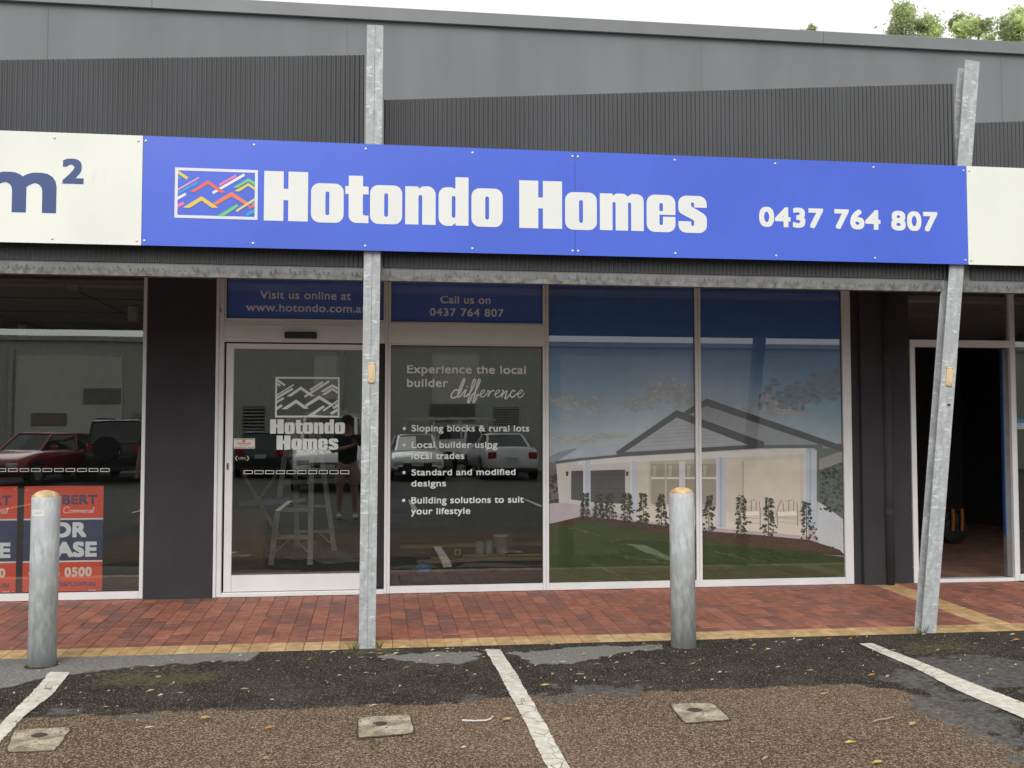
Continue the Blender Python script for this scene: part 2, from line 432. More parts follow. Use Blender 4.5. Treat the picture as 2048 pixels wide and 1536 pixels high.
def build_ground():
    x0, x1, y0, y1, st = -3.4, 6.6, -6.4, -1.93, .04
    nx = int((x1 - x0) / st); ny = int((y1 - y0) / st)
    vs = []; tar = []; cem = []; scf = []; mos = []
    far = lambda p, Z, w: min(1, max(0, .5 + max(sd(p, z) for z in Z) / w))
    for j in range(ny + 1):
        y = y0 + (y1 - y0) * j / ny
        for i in range(nx + 1):
            x = x0 + (x1 - x0) * i / nx; p = (x, y)
            h = gz(y) + (noise.noise((x * 1.7, y * 1.7, 3)) * .006 if y < -2.0 else 0)
            vs.append((x, y, h))
            if y < -5.2: tar.append(0); cem.append(0); scf.append(0); mos.append(0); continue
            tar.append(far(p, Z_tar, .16)); cem.append(max(0, far(p, Z_cem, .12) - max(0, 1 - abs(math.hypot(x + 2.012, y + 2.13) - .08) / .07) - max(0, 1 - abs(math.hypot(x - 2.045, y + 2.13) - .08) / .07))); scf.append(far(p, Z_scf, .5)); mos.append(far(p, Z_mos, .3))
    fs = [(j * (nx + 1) + i, j * (nx + 1) + i + 1, (j + 1) * (nx + 1) + i + 1, (j + 1) * (nx + 1) + i) for j in range(ny) for i in range(nx)]
    me = bpy.data.meshes.new('car_park'); me.from_pydata(vs, [], fs); me.materials.append(M_asph)
    for n, d in (('tar', tar), ('cement', cem), ('scuff', scf), ('moss', mos)):
        a = me.attributes.new(n, 'FLOAT', 'POINT'); a.data.foreach_set('value', d)
    me.polygons.foreach_set('use_smooth', [True] * len(fs)); me.update()
    o = bpy.data.objects.new('car_park', me); COL.objects.link(o)
    tag(o, kind='structure')
    # the rest of the ground, one sheet out to the horizon
    mb = MB(); ys = [(-1.9, -.064), (-4, -.102), (-6.38, -.113), (-9, -.124), (-60, -.124), (-320, -.124)]
    for (a, za), (b, zb) in zip(ys, ys[1:]):
        mb.face([(-320, b, zb - .006), (320, b, zb - .006), (320, a, za - .006), (-320, a, za - .006)])
    mb.face([(-320, -1.9, -.07), (320, -1.9, -.07), (320, 320, -.07), (-320, 320, -.07)])
    tag(mb.build('ground', mat('dark_bitumen', (.062, .059, .055), .85, var=.25, scale=1.5, bump=.4, bscale=90)), kind='structure')
build_ground()

# painted bay lines
def line_mat():
    m, t, p = nodes('worn_line_paint')
    v = N(t, 'ShaderNodeNewGeometry').outputs['Position']
    c = mixcol(t, ramp(t, nz(t, 20, 5), .35, .7), (.62, .58, .49), (.80, .77, .68))
    vo = N(t, 'ShaderNodeTexVoronoi', feature='DISTANCE_TO_EDGE', _Scale=11.0); t.links.new(v, vo.inputs['Vector'])
    cr = ramp(t, vo.outputs['Distance'], .035, .0)
    k = N(t, 'ShaderNodeMath', operation='MULTIPLY'); t.links.new(cr, k.inputs[0]); t.links.new(ramp(t, nz(t, 3, 3), .45, .6), k.inputs[1])
    c = mixcol(t, k.outputs[0], c, (.12, .10, .08))
    c = mixcol(t, ramp(t, nz(t, 130, 3), .68, .73), c, (.14, .12, .10))
    t.links.new(c, p.inputs['Base Color']); p.inputs['Roughness'].default_value = .7
    b = N(t, 'ShaderNodeBump', _Strength=.4, _Distance=.004); t.links.new(nz(t, 110, 3), b.inputs['Height']); t.links.new(b.outputs[0], p.inputs['Normal'])
    return m
M_line = line_mat()
def bay_line(name, L, R):
    """left and right edges as photo points, finely divided and ragged"""
    A = [gpt(*q) for q in L]; B = [gpt(*q) for q in R]
    def samp(P, t):
        s = t * (len(P) - 1); i = min(int(s), len(P) - 2); return P[i].lerp(P[i + 1], s - i)
    n = 110; vs = []; fs = []
    for i in range(n + 1):
        a = samp(A, i / n); b = samp(B, i / n)
        ja = noise.noise((a.x * 9, a.y * 9, 1)) * .004 + random.uniform(-.003, .003); jb = noise.noise((b.x * 9, b.y * 9, 5)) * .004 + random.uniform(-.003, .003)
        for p, j in ((a, ja), (b, jb)):
            h = gz(p.y) + noise.noise((p.x * 1.7, p.y * 1.7, 3)) * .006 + .005
            vs.append((p.x + j, p.y + j * .4, h))
    for i in range(n): fs.append((2 * i, 2 * i + 2, 2 * i + 3, 2 * i + 1))
    mb = MB(); mb.raw(vs, [f[::-1] for f in fs]); o = mb.build(name, M_line)
    me = o.data
    if me.polygons[0].normal.z < 0: me.flip_normals()
    return tag(o, kind='structure')
bay_line('bay_line', [(100, 1346), (58, 1392), (0, 1450), (-120, 1560)], [(140, 1346), (103, 1392), (50, 1432), (0, 1487), (-40, 1560)])
bay_line('bay_line', [(970, 1300), (1000, 1352), (1042, 1430), (1098, 1542)], [(1000, 1300), (1035, 1352), (1080, 1430), (1142, 1542)])
bay_line('bay_line', [(1718, 1288), (1830, 1338), (1930, 1388), (2070, 1447), (2200, 1508)], [(1744, 1287), (1845, 1327), (1960, 1373), (2075, 1417), (2200, 1470)])
mb = MB()
for x in (-7.1, -1.82 - 2.6, 3.35, 8.5, .77, -1.82):
    mb2 = MB(); mb2.face([(x - .05, -14.0, -.1195), (x + .05, -14.0, -.1195), (x + .05, -11.0, -.1195), (x - .05, -11.0, -.1195)])
    tag(mb2.build('far_bay_line', M_line), kind='structure')

# footpath: bedding sheet and individual clay pavers
def fz(y): return -.060 * (-y / 1.93) if y < 0 else 0.0
M_joint = mat('sand_joint', (.20, .14, .105), .9, var=.2, scale=30)
M_paver = vmat('clay_paver', .62, .16, 14, .35, .25, 90)
def build_path():
    mb = MB(); a = 30
    mb.face([(-a, -1.925, fz(-1.925) - .006), (a, -1.925, fz(-1.925) - .006), (a, .03, -.006), (-a, .03, -.006)])
    tag(mb.build('footpath', M_joint), kind='structure')
    rng = random.Random(3); mb = MB(); w = .1165; g = .0026
    def paver(x0, x1, y0, y1, c):
        dz = rng.uniform(-.0012, .0012); tx = rng.uniform(-.0008, .0008); j = lambda: rng.uniform(-.0012, .0012)
        x0 += g / 2 + j(); x1 -= g / 2 + j(); y0 += g / 2 + j(); y1 -= g / 2 + j()
        b = .003
        top = [(x0 + b, y0 + b, fz(y0) + dz - tx), (x1 - b, y0 + b, fz(y0) + dz + tx), (x1 - b, y1 - b, fz(y1) + dz + tx), (x0 + b, y1 - b, fz(y1) + dz - tx)]
        bot = [(x0, y0, fz(y0) - .012), (x1, y0, fz(y0) - .012), (x1, y1, fz(y1) - .012), (x0, y1, fz(y1) - .012)]
        mid = [(x, y, z - .0035) for (x, y, _), (_, _, z) in zip(bot, top)]
        mb.raw(top + mid + bot, [(0, 1, 2, 3)] + [(4 + i, 4 + (i + 1) % 4, (i + 1) % 4, i) for i in range(4)] + [(8 + i, 8 + (i + 1) % 4, 4 + (i + 1) % 4, 4 + i) for i in range(4)], 0, c)
    reds = [(.415, .165, .110), (.36, .145, .102), (.45, .185, .122), (.305, .135, .102), (.38, .162, .118), (.265, .128, .102), (.41, .152, .100), (.33, .140, .102)]
    yel = [(.74, .49, .245), (.67, .43, .20), (.76, .53, .28), (.63, .43, .22)]
    nx = int(9.5 / w); X0 = -3.6
    for i in range(nx):
        x = X0 + i * w
        paver(x, x + w, -1.93, -1.70, rng.choice(yel))
        strip = 4.46 < x + w / 2 < 4.70
        y = -1.70; L = .2325
        if i % 2: paver(x, x + w, y, y + L / 2, rng.choice(yel if strip else reds)); y += L / 2
        while y < -.01:
            y1 = min(y + L, 0.0)
            if 0.0 - y1 < .04: y1 = 0.0
            c = tuple(min(.9, q * 1.14) for q in rng.choice(yel if strip else reds))
            if strip: c = tuple(k * .9 for k in c)
            paver(x, x + w, y, y1, c); y = y1
    o = mb.build('clay_paving', M_paver, colors=True); tag(o, kind='structure')
build_path()

# concrete covers let into the asphalt
def cover_mat():
    m, t, p = nodes('old_concrete'); v = obco(t)
    c = mixcol(t, ramp(t, nz(t, 9, 6, v), .35, .7), (.26, .215, .145), (.60, .53, .40))
    c = mixcol(t, ramp(t, nz(t, 70, 4, v), .54, .66), c, (.13, .105, .07))
    t.links.new(c, p.inputs['Base Color']); p.inputs['Roughness'].default_value = .9
    b = N(t, 'ShaderNodeBump', _Strength=.7, _Distance=.006); t.links.new(nz(t, 80, 5, v), b.inputs['Height']); t.links.new(b.outputs[0], p.inputs['Normal'])
    return m
M_cover = cover_mat(); M_recess_shade = mat('painted_recess_shade', (.075, .062, .045), .9)  # second tone paints the shade of the cover rims and holes
def cover(L, hole, label, seed):
    rng = random.Random(seed); P = [gpt(*q) for q in L]; c = sum(P, Vector()) / 4; out = []
    for i in range(4):
        a, b = P[i], P[(i + 1) % 4]
        for k in range(12):
            q = a.lerp(b, k / 12) - c
            rr = 1 - .045 * (abs(k - 0) < 1) - .02 * (k in (1, 11))
            q = q * rr * (1 + rng.uniform(-.022, .022)); out.append(q)
    root = thing('drain_cover', label, 'cover', (c.x, c.y, gz(c.y)), 'concrete covers in the car park')
    mb = MB(); top = [(q.x, q.y, .012 + gz(c.y + q.y) - gz(c.y) + rng.uniform(-.0012, .0012) - .0045) for q in out]; n = len(top)
    mb.raw(top + [(x * 1.03, y * 1.03, -.02) for x, y, z in top], [tuple(range(n))] + [(n + i, n + (i + 1) % n, (i + 1) % n, i) for i in range(n)])
    o = mb.build('slab', M_cover, root)
    if o.data.polygons[0].normal.z < 0: o.data.flip_normals()
    mb = MB(); mb.raw([(x * 1.07, y * 1.09, .0015 + gz(c.y + y) - gz(c.y) + .0035) for x, y, z in top], [tuple(range(n))]); g_ = mb.build('rim_shade', M_recess_shade, root)  # flat dark sheet under the slab, paints the shadow outline at its rim
    if g_.data.polygons[0].normal.z < 0: g_.data.flip_normals()
    h = gpt(*hole) - c; mb = MB()
    vs = [(h.x + math.cos(k * math.pi / 8) * .036 * (1 + rng.uniform(-.25, .25)), h.y + math.sin(k * math.pi / 8) * .034, .0115) for k in range(16)]
    mb.raw(vs, [tuple(range(16))]); mb.build('hole_shade', M_recess_shade, root)  # flat dark disc, the shade of the depression put into colour
cover([(13, 1506), (110, 1503), (143, 1457), (30, 1462)], (78, 1474), 'square concrete cover with dark central hole beside the left white bay line', 1)
cover([(717, 1477), (827, 1468), (820, 1431), (718, 1438)], (760, 1451), 'square concrete cover between the plain post and the middle white bay line', 2)
cover([(1370, 1448), (1460, 1441), (1424, 1408), (1340, 1411)], (1390, 1423), 'square concrete cover in front of the bollard before the mural windows', 3)
# ------------------------------------------------------------------ the shop building
bld = thing('shop_building', 'charcoal and grey single storey shop building with glazed fronts under an awning', 'building', (0, .2, 0))
MB().box(-14, 16, .12, .32, 2.62, 5.02).build('upper_wall', M_wall, bld, keep=True)
M_pj = mat('joint_grey', (.215, .22, .223), .8)  # grey of the thin wall panel joints
for x in (-5.4, -2.75, -.26, 2.94, 5.9): MB().box(x, x + .003, .1165, .1195, 2.8, 4.99).build('panel_joint', M_pj, bld, keep=True)
mb = MB()
for a, b in ((-14, -7.9), (-7.897, -1.9), (-1.897, 4.1), (4.103, 10.1), (10.103, 16)):
    mb.raw([(x, y, z) for x in (a, b) for y, z in ((.075, 4.965), (.075, 5.075), (.10, 5.088), (.38, 5.075), (.38, 4.965), (.36, 4.965), (.36, 5.0), (.10, 5.0), (.10, 4.965))],
           [(0, 9, 10, 1), (1, 10, 11, 2), (2, 11, 12, 3), (3, 12, 13, 4), (8, 17, 9, 0), (0, 1, 2, 3, 4, 5, 6, 7, 8), (17, 16, 15, 14, 13, 12, 11, 10, 9)])
mb.build('roof_flashing', M_flash, bld, keep=True)
MB().box(-14, 16, .34, 14, 4.90, 4.96).build('roof', M_flash, bld, keep=True)
# pillars
xl = onY(301, 541, -.05).x; xr = onY(435.9, 543, -.05).x
mb = MB(); mb.box(-1.866, -1.316, -.05, .32, -.02, 2.80)
mb.build('pillar', M_char, bld, .006, keep=True)
px0 = onY(1703, 620, -.06).x; px1 = onY(1818, 620, -.03).x
mb = MB()
mb.box(px0 + .003, px0 + .075, -.03, .32, -.02, 2.80); mb.box(px0 + .075, px0 + .33, -.075, .32, -.02, 2.80); mb.box(px0 + .33, px1, -.02, .32, -.02, 2.80)
mb.build('pillar', M_char, bld, .005, keep=True)
MB().box(px0 + .078, px0 + .327, -.080, -.0755, -.02, .135).box(px0 + .333, px1 - .004, -.026, -.0205, -.02, .135).build('plinth', mat('plinth_paint', (.036, .036, .040), .8, dirt=((.11, .10, .09), .66, 5)), bld, keep=True)
pxc = onY(1776, 900, -.075).x
pipe = MB().tube([(pxc, -.072, -.03), (pxc, -.072, 1.05), (pxc, -.072, 2.85)], .042, 16).build('downpipe', M_char, bld, smooth=True, keep=True)
for z in (.62, 2.0): MB().tube([(pxc, -.072, z), (pxc, -.072, z + .055)], .049, 16).build('collar', M_char, pipe)
# interior shell
def room(x0, x1, y1, wallm, ceilm, floorm, back=None):
    MB().box(x0 - .06, x1 + .06, .05, y1, -.05, -.004).build('interior_floor', floorm, bld, keep=True)
    MB().box(x0 - .06, x1 + .06, .05, y1, 2.75, 2.83).build('interior_ceiling', ceilm, bld, keep=True)
    MB().box(x0 - .06, x1 + .06, y1, y1 + .1, -.05, 2.75).build('interior_wall', back or wallm, bld, keep=True)
    for a, b in ((x0 - .06, x0), (x1, x1 + .06)):
        MB().box(a, b, .06, y1 - .002, -.003, 2.748).build('interior_wall', wallm, bld, keep=True)
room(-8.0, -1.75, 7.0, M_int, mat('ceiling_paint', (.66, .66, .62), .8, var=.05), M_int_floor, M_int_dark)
mb = MB()
for k in range(5): mb.box(-7.9, -1.82, 1.0 + k * 1.25, 1.012 + k * 1.25, 2.742, 2.7485)
for k in range(4): mb.box(-7.4 + k * 1.5, -7.388 + k * 1.5, .1, 6.9, 2.7415, 2.748)
mb.build('ceiling_batten', mat('batten_paint', (.16, .16, .15), .8), bld, keep=True)
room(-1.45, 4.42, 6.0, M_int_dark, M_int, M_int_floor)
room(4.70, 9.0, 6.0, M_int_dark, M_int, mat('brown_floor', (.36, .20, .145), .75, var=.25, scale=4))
M_lamp = mat('light_fitting', (.72, .73, .66), .5)
for (x, y) in ((-2.574, .4), (-2.619, 2.8), (-4.479, 5.0)):
    mb = MB(); mb.box(x - .054, x + .054, y - .05, y + .05, 2.57, 2.74)
    mb.build('ceiling_light', M_lamp, bld, .012, keep=True)

# ---- glazed units
FR = -.035          # front of frames
def frame(name, x0, x1, z0, z1, l=.05, r=.05, b=.05, t=.05, parent=None, m=None, y0=FR, y1=.035):
    mb = MB(); g = .0012
    mb.box(x0 + g, x0 + l, y0, y1, z0 + g, z1 - g); mb.box(x1 - r, x1 - g, y0, y1, z0 + g, z1 - g)
    if b: mb.box(x0 + l + .0008, x1 - r - .0008, y0 + .0025, y1 - .0025, z0 + g, z0 + b)
    if t: mb.box(x0 + l + .0008, x1 - r - .0008, y0 + .0025, y1 - .0025, z1 - t, z1 - g)
    # gasket
    ix0, ix1, iz0, iz1 = x0 + l, x1 - r, z0 + b, z1 - t
    k = .006
    for q in ((ix0, ix0 + k, iz0, iz1), (ix1 - k, ix1, iz0, iz1), (ix0 + k, ix1 - k, iz0, iz0 + k), (ix0 + k, ix1 - k, iz1 - k, iz1)):
        mb.box(q[0] + .0005, q[1] - .0005, -.012, .012, q[2] + .0005, q[3] - .0005, 1)
    o = mb.build(name, [m or M_frame, M_frame_dark], parent, .0025, keep=True)
    pn = MB().face([(ix0, 0, iz0), (ix1, 0, iz0), (ix1, 0, iz1), (ix0, 0, iz1)]).build('pane', M_glass, o)
    pn.matrix_parent_inverse = Matrix.Translation((0, 0, 0))
    fix(pn, o)
    return o, (ix0, ix1, iz0, iz1)
def fix(child, par):
    """child built in world space under a part built in world space"""
    child.parent = par; child.matrix_parent_inverse = Matrix.Identity(4)
fx = lambda px, py=620: onY(px, py, FR).x
HEAD = 2.80
ZB, ZT = .002, HEAD
# left shop window
wl, rl = frame('window', -5.2, -1.868, ZB, HEAD, .06, .032, .062, .105, bld)
# central shop front: header bar, door, windows
zh0 = onY(450, 683, FR).z; zh1 = onY(450, 641, FR).z
xd0 = -1.314; xm1 = fx(776.5); xm2 = fx(1091.5); xm3 = fx(1395.3); xe = px0
xmid = (xm1, xm2, xm3)
# entry: fixed surround with header
mb = MB()
dj = fx(449)
mb.box(xd0, xd0 + .024, FR - .012, .035, ZB, HEAD); mb.box(xd0 + .025, xd0 + .064, FR, .035, ZB, HEAD)
mb.box(xd0 + .065, xm1 - .024, FR - .006, .035, zh0, zh1 - .03); mb.box(xd0 + .065, xm1 - .024, FR + .004, .035, zh1 - .0295, zh1)
mb.box(xm1 - .0235, xm1 - .0008, FR, .035, ZB, HEAD)
mb.box(xd0 + .065, xm1 - .024, FR - .01, .06, ZB, .022); mb.box(xd0 + .065, xm1 - .024, FR + .012, .06, .0222, .036)
dfr = mb.build('door_frame', M_frame, bld, .002, keep=True)
sx0, sx1 = fx(569.5, 670), fx(634, 670); sz0, sz1 = onY(600, 677.5, FR).z, onY(600, 664.5, FR).z
fix(MB().box(sx0, sx1, FR - .05, FR - .0065, sz0, sz1).build('door_sensor', M_black, None, .008), dfr)
MB().box(xd0 + .03, xd0 + .036, FR - .004, FR - .0005, 2.36, 2.40).build('screw', M_black, None)
bpy.data.objects['screw'].parent = dfr
# sliding leaf
lx0, lx1 = fx(445.5, 900) + .015, fx(745, 900)
mb = MB(); lz1 = zh0 - .012; yl0, yl1 = -.012, .028
st = .062; rb = .135; rt = .045
mb.box(lx0, lx0 + st, yl0, yl1, .04, lz1); mb.box(lx1 - .07, lx1, yl0, yl1, .04, lz1)
mb.box(lx0 + st + .001, lx1 - .071, yl0 + .002, yl1, .04, .04 + rb); mb.box(lx0 + st + .001, lx1 - .071, yl0 + .002, yl1, lz1 - rt, lz1)
door = mb.build('sliding_door', M_frame, bld, .003, keep=True)
gx0, gx1, gz0, gz1 = lx0 + st, lx1 - .071, .04 + rb, lz1 - rt
dpane = MB().face([(gx0, .006, gz0), (gx1, .006, gz0), (gx1, .006, gz1), (gx0, .006, gz1)]).build('pane', M_glass, None); fix(dpane, door)
fix(MB().box(gx1 - .03, gx1, .012, .03, gz0, gz1).box(lx1 + .004, xm1 - .026, .012, .03, .05, lz1).build('dark_strip', M_frame_dark, None), door)  # two dark upright strips at the right side of the leaf
lk = onY(455.5, 933, yl0)
fix(MB().box(lk.x - .010, lk.x + .010, yl0 - .004, yl0 - .0002, lk.z - .03, lk.z + .03).build('door_lock', mat('satin_steel', (.4, .4, .4), .3, .8), None, .003), door)
fix(MB().box(lk.x - .005, lk.x + .005, yl0 - .006, yl0 - .0042, lk.z - .018, lk.z + .018).build('keyhole', M_black, None), door)
# windows and over-panels
tw1, rt1 = frame('transom_window', xd0 + .066, xm1 - .0245, zh1 + .0005, HEAD, .012, .014, .022, .105, bld)
tw2, rt2 = frame('transom_window', xm1, xm2, zh1, HEAD, .025, .026, .012, .105, bld)
MB().box(xm1 + .0008, xm2 - .0008, FR - .004, .035, zh0, zh1 - .0008).build('transom_bar', M_frame, bld, .002, keep=True)
wt, rw = frame('window', xm1, xm2, ZB, zh0 - .0005, .025, .026, .062, .012, bld)
wp1, rp1 = frame('picture_window', xm2, xm3, ZB, HEAD, .026, .026, .062, .105, bld)
wp2, rp2 = frame('picture_window', xm3, xe, ZB, HEAD, .026, .080, .062, .105, bld)
# right shop
rx0 = onY(1818, 620, FR).x; rx1 = onY(2023, 620, FR).x
rzb = onY(1900, 694, FR).z; rzt = onY(1900, 680, FR).z
mb = MB()
mb.box(rx0 + .003, rx0 + .05, FR, .035, 0.0, rzb - .001); mb.box(rx0 + .003, rx1 - .024, FR - .003, .035, rzb, rzt)
mb.box(rx1 - .0235, rx1 + .0235, FR, .035, 0.0, HEAD); mb.box(rx0 + .051, rx1 - .024, FR + .005, .06, -.002, .03)
mb.box(rx0 + .003, rx1 - .024, FR + .003, .035, 2.695, HEAD)
rdf = mb.build('door_frame', M_frame, bld, .002, keep=True)
fix(MB().box(rx1 - .075, rx1 - .026, .0, .05, .04, rzb - .01).build('door_edge', mat('door_edge_grey', (.17, .17, .17), .5), None), rdf)
fix(MB().box(rx1 - .087, rx1 - .0755, -.002, .03, .42, rzb - .03).build('blue_tape', mat('blue_masking_tape', (.015, .07, .22), .6), None), rdf)
tg = MB().face([(rx0 + .004, 0, rzt), (rx1 - .024, 0, rzt), (rx1 - .024, 0, 2.694), (rx0 + .004, 0, 2.694)]).build('pane', M_glass, None); fix(tg, rdf)
wr, rr = frame('window', rx1 + .024, 8.8, 0.0, HEAD, .004, .05, .062, .105, bld)
# sticker on the right window and faint lettering on its transom
mb = MB()
a = onY(2033, 838, -.002); b = onY(2060, 858, -.002)
fanfill(mb, [(a.x, b.z), (b.x, b.z), (b.x, a.z), (a.x, a.z)], -.002, 0); 
c = onY(2033, 846, -.0035); fanfill(mb, [(a.x, c.z), (b.x, c.z), (b.x, a.z), (a.x, a.z)], -.0035, 1)
for k in range(3): fanfill(mb, [(a.x + .008, c.z - .012 - k * .017), (b.x - .01, c.z - .012 - k * .017), (b.x - .01, c.z - .006 - k * .017), (a.x + .008, c.z - .006 - k * .017)], -.004, 2)
fix(mb.build('notice', [mat('notice_paper', (.62, .68, .72), .6), mat('notice_blue', (.06, .2, .42), .6), mat('notice_ink', (.15, .18, .22), .6)], None), wr)
M_faint = mat('etched_lettering', (.12, .12, .125), .6)
for pl, w in ((1852, 0), (1964, 0)):
    mb = MB()
    for k, (o_, ln) in enumerate(((18, 26), (-6, 60), (4, 44), (2, 42), (6, 36))):
        y = 619 + k * 5.2; x = pl + o_ * .6
        while x < pl + o_ * .6 + ln * .8:
            L = random.uniform(3, 8); p = onY(x, y, -.002); q = onY(x + L, y + 1.4, -.002)
            fanfill(mb, [(p.x, q.z), (q.x, q.z), (q.x, p.z), (p.x, p.z)], -.002); x += L + 1.5
    fix(mb.build('lettering', M_faint, None), rdf)

# safety dashes
def dashes(px0_, pitch, w, n, yt, yb, parent, y=-.002, skip=0):
    mb = MB()
    for k in range(n):
        a = onY(px0_ + k * pitch, yt, y); b = onY(px0_ + k * pitch + w, yb, y); t = .0045
        for q in ((a.x, b.x, a.z - t, a.z), (a.x, b.x, b.z, b.z + t), (a.x, a.x + t, b.z + t, a.z - t), (b.x - t, b.x, b.z + t, a.z - t)):
            fanfill(mb, [(q[0], q[2]), (q[1], q[2]), (q[1], q[3]), (q[0], q[3])], y)
    fix(mb.build('safety_strip', M_vinyl_white, None), parent)
dashes(487.6, 21.45, 17.6, 10, 940.6, 948, door, .003)
dashes(-214, 23.04, 18.4, 19, 936.6, 943.4, wl)
# ------------------------------------------------------------------ logotype shapes (cap height 1)
def arc(cx, cy, r, a0, a1, n=6):
    return [(cx + r * math.cos(math.radians(a0 + (a1 - a0) * k / n)), cy + r * math.sin(math.radians(a0 + (a1 - a0) * k / n))) for k in range(n + 1)]
def rr(x0, x1, y0, y1, r, tl=None, tr=None, br=None, bl=None):
    tl, tr, br, bl = [r if q is None else q for q in (tl, tr, br, bl)]
    P = []
    for (cx, cy, q, a) in ((x1, y0, br, 270), (x1, y1, tr, 0), (x0, y1, tl, 90), (x0, y0, bl, 180)):
        if q <= 0: P.append((cx, cy))
        else:
            ox = cx - q if cx == x1 else cx + q; oy = cy - q if cy == y1 else cy + q
            P += arc(ox, oy, q, a, a + 90)
    return P
XH = .785
def g_H():
    return .88, [[[(0, 0), (.39, 0), (.39, .42), (.485, .42), (.485, 0), (.88, 0), (.88, 1), (.485, 1), (.485, .65), (.39, .65), (.39, 1), (0, 1)]]]
def g_o():
    return .66, [[rr(0, .66, -.01, XH, .17), rr(.29, .37, .14, .62, .038)[::-1]]]
def g_t():
    return .475, [[[(.07, .17)] + arc(.22, .15, .15, 180, 270)[1:] + [(.475, 0), (.475, .155), (.40, .155)] + arc(.40, .195, .04, 270, 180) + [(.36, .585), (.475, .585), (.475, .745), (.36, .745), (.36, .96), (.07, .96), (.07, .745), (0, .745), (0, .585), (.07, .585)]]]
def g_n():
    return .63, [[[(0, 0), (.275, 0), (.275, .57)] + arc(.313, .57, .038, 180, 0) + [(.351, 0), (.63, 0)] + [(.63, .60)] + arc(.46, XH - .165, .17, 0, 90) + [(.36, XH), (.275, XH - .05), (.275, XH - .005), (0, XH - .005)]]]
def g_d():
    return .625, [[[(.17, -.01), (.27, -.01), (.355, .05), (.355, 0), (.625, 0), (.625, 1), (.35, 1), (.35, XH - .03), (.27, XH)] + arc(.17, XH - .17, .17, 90, 180) + arc(.17, .16, .17, 180, 270)[:-1], rr(.275, .352, .16, .61, .037)[::-1]]]
def g_m():
    return .92, [[[(0, 0), (.265, 0), (.265, .57)] + arc(.297, .57, .032, 180, 0) + [(.329, 0), (.591, 0), (.591, .57)] + arc(.623, .57, .032, 180, 0) + [(.655, 0), (.92, 0), (.92, .62)] + arc(.78, XH - .145, .14, 0, 90) + [(.67, XH), (.585, XH - .06), (.52, XH - .005), (.36, XH), (.265, XH - .05), (.265, XH - .005), (0, XH - .005)]]]
def g_e():
    out = arc(.17, .16, .17, 180, 270) + arc(.44, .16, .17, 270, 360) + [(.61, .32), (.345, .32), (.345, .18)] + arc(.3075, .175, .0375, 0, -180) + [(.27, .36), (.61, .36)] + arc(.44, XH - .17, .17, 0, 90) + arc(.17, XH - .17, .17, 90, 180)
    return .61, [[out, [(.27, .44), (.27, .575)] + arc(.3075, .575, .0375, 180, 0) + [(.345, .44)]]]
def g_s():
    out = [(.0, .30), (.0, .16)] + arc(.17, .16, .17, 180, 270)[1:] + arc(.44, .16, .17, 270, 360) + [(.61, .30)] + arc(.50, .32, .11, 0, 60, 4) + \
          [(.35, .535), (.325, .565)] + arc(.305, .60, .032, 230, 0, 6) + [(.337, .54), (.61, .54), (.61, XH - .17)] + arc(.44, XH - .17, .17, 0, 90)[1:] + arc(.17, XH - .17, .17, 90, 180) + [(0, .50)] + \
          arc(.12, .47, .12, 180, 240, 4) + [(.27, .275), (.287, .25), (.287, .17)] + arc(.317, .165, .030, 180, 360, 5) + [(.347, .21), (.30, .275), (.27, .30)]
    # simple robust version: body with two slots
    body = arc(.17, .16, .17, 180, 270) + arc(.44, .16, .17, 270, 360) + [(.61, .27), (.585, .345), (.52, .40), (.36, .50), (.325, .54), (.325, .60)] + arc(.3, .60, .025, 0, 180) + [(.275, .56)]
    return .61, None
def g_s():
    P = [(0, .275), (0, .16)] + arc(.17, .16, .17, 180, 270)[1:] + arc(.44, .16, .17, 270, 360) + \
        [(.61, .27), (.59, .34), (.545, .39), (.36, .505), (.338, .53), (.338, .555)]
    # inner edge of the upper slot, round to the mouth on the right
    P = [(0, .235), (0, .16)] + arc(.17, .16, .17, 180, 270)[1:] + arc(.44, .16, .17, 270, 360) + [(.61, .28), (.595, .345), (.55, .40), (.30, .545), (.272, .575), (.272, .61)] + \
        arc(.305, .61, .033, 180, 0, 6) + [(.338, .535), (.61, .535), (.61, XH - .17)] + arc(.44, XH - .17, .17, 0, 90)[1:] + arc(.17, XH - .17, .17, 90, 180) + \
        [(0, .51), (.015, .445), (.06, .395), (.30, .275), (.338, .25), (.338, .17)] + arc(.305, .17, .033, 0, -180, 6) + [(.272, .235)]
    return .61, [[P]]
GL = dict(H=g_H, o=g_o, t=g_t, n=g_n, d=g_d, m=g_m, e=g_e, s=g_s)
GAP = .062
def logotype(word):
    x = 0; out = []
    for i, ch in enumerate(word):
        w, shapes = GL[ch]()
        for sh in shapes: out.append([[(px + x, py) for px, py in c] for c in sh])
        x += w + GAP - (.03 if ch == 't' else 0) - (.03 if i + 1 < len(word) and word[i + 1] == 't' else 0)
    return x - GAP, out
def lay_word(mb, word, x0, x1, z0, cap, y, mi=0, col=None):
    w, shapes = logotype(word); s = (x1 - x0) / w
    for sh in shapes: polyfill(mb, [[(x0 + a * s, z0 + b * cap) for a, b in c] for c in sh], y, mi, col)

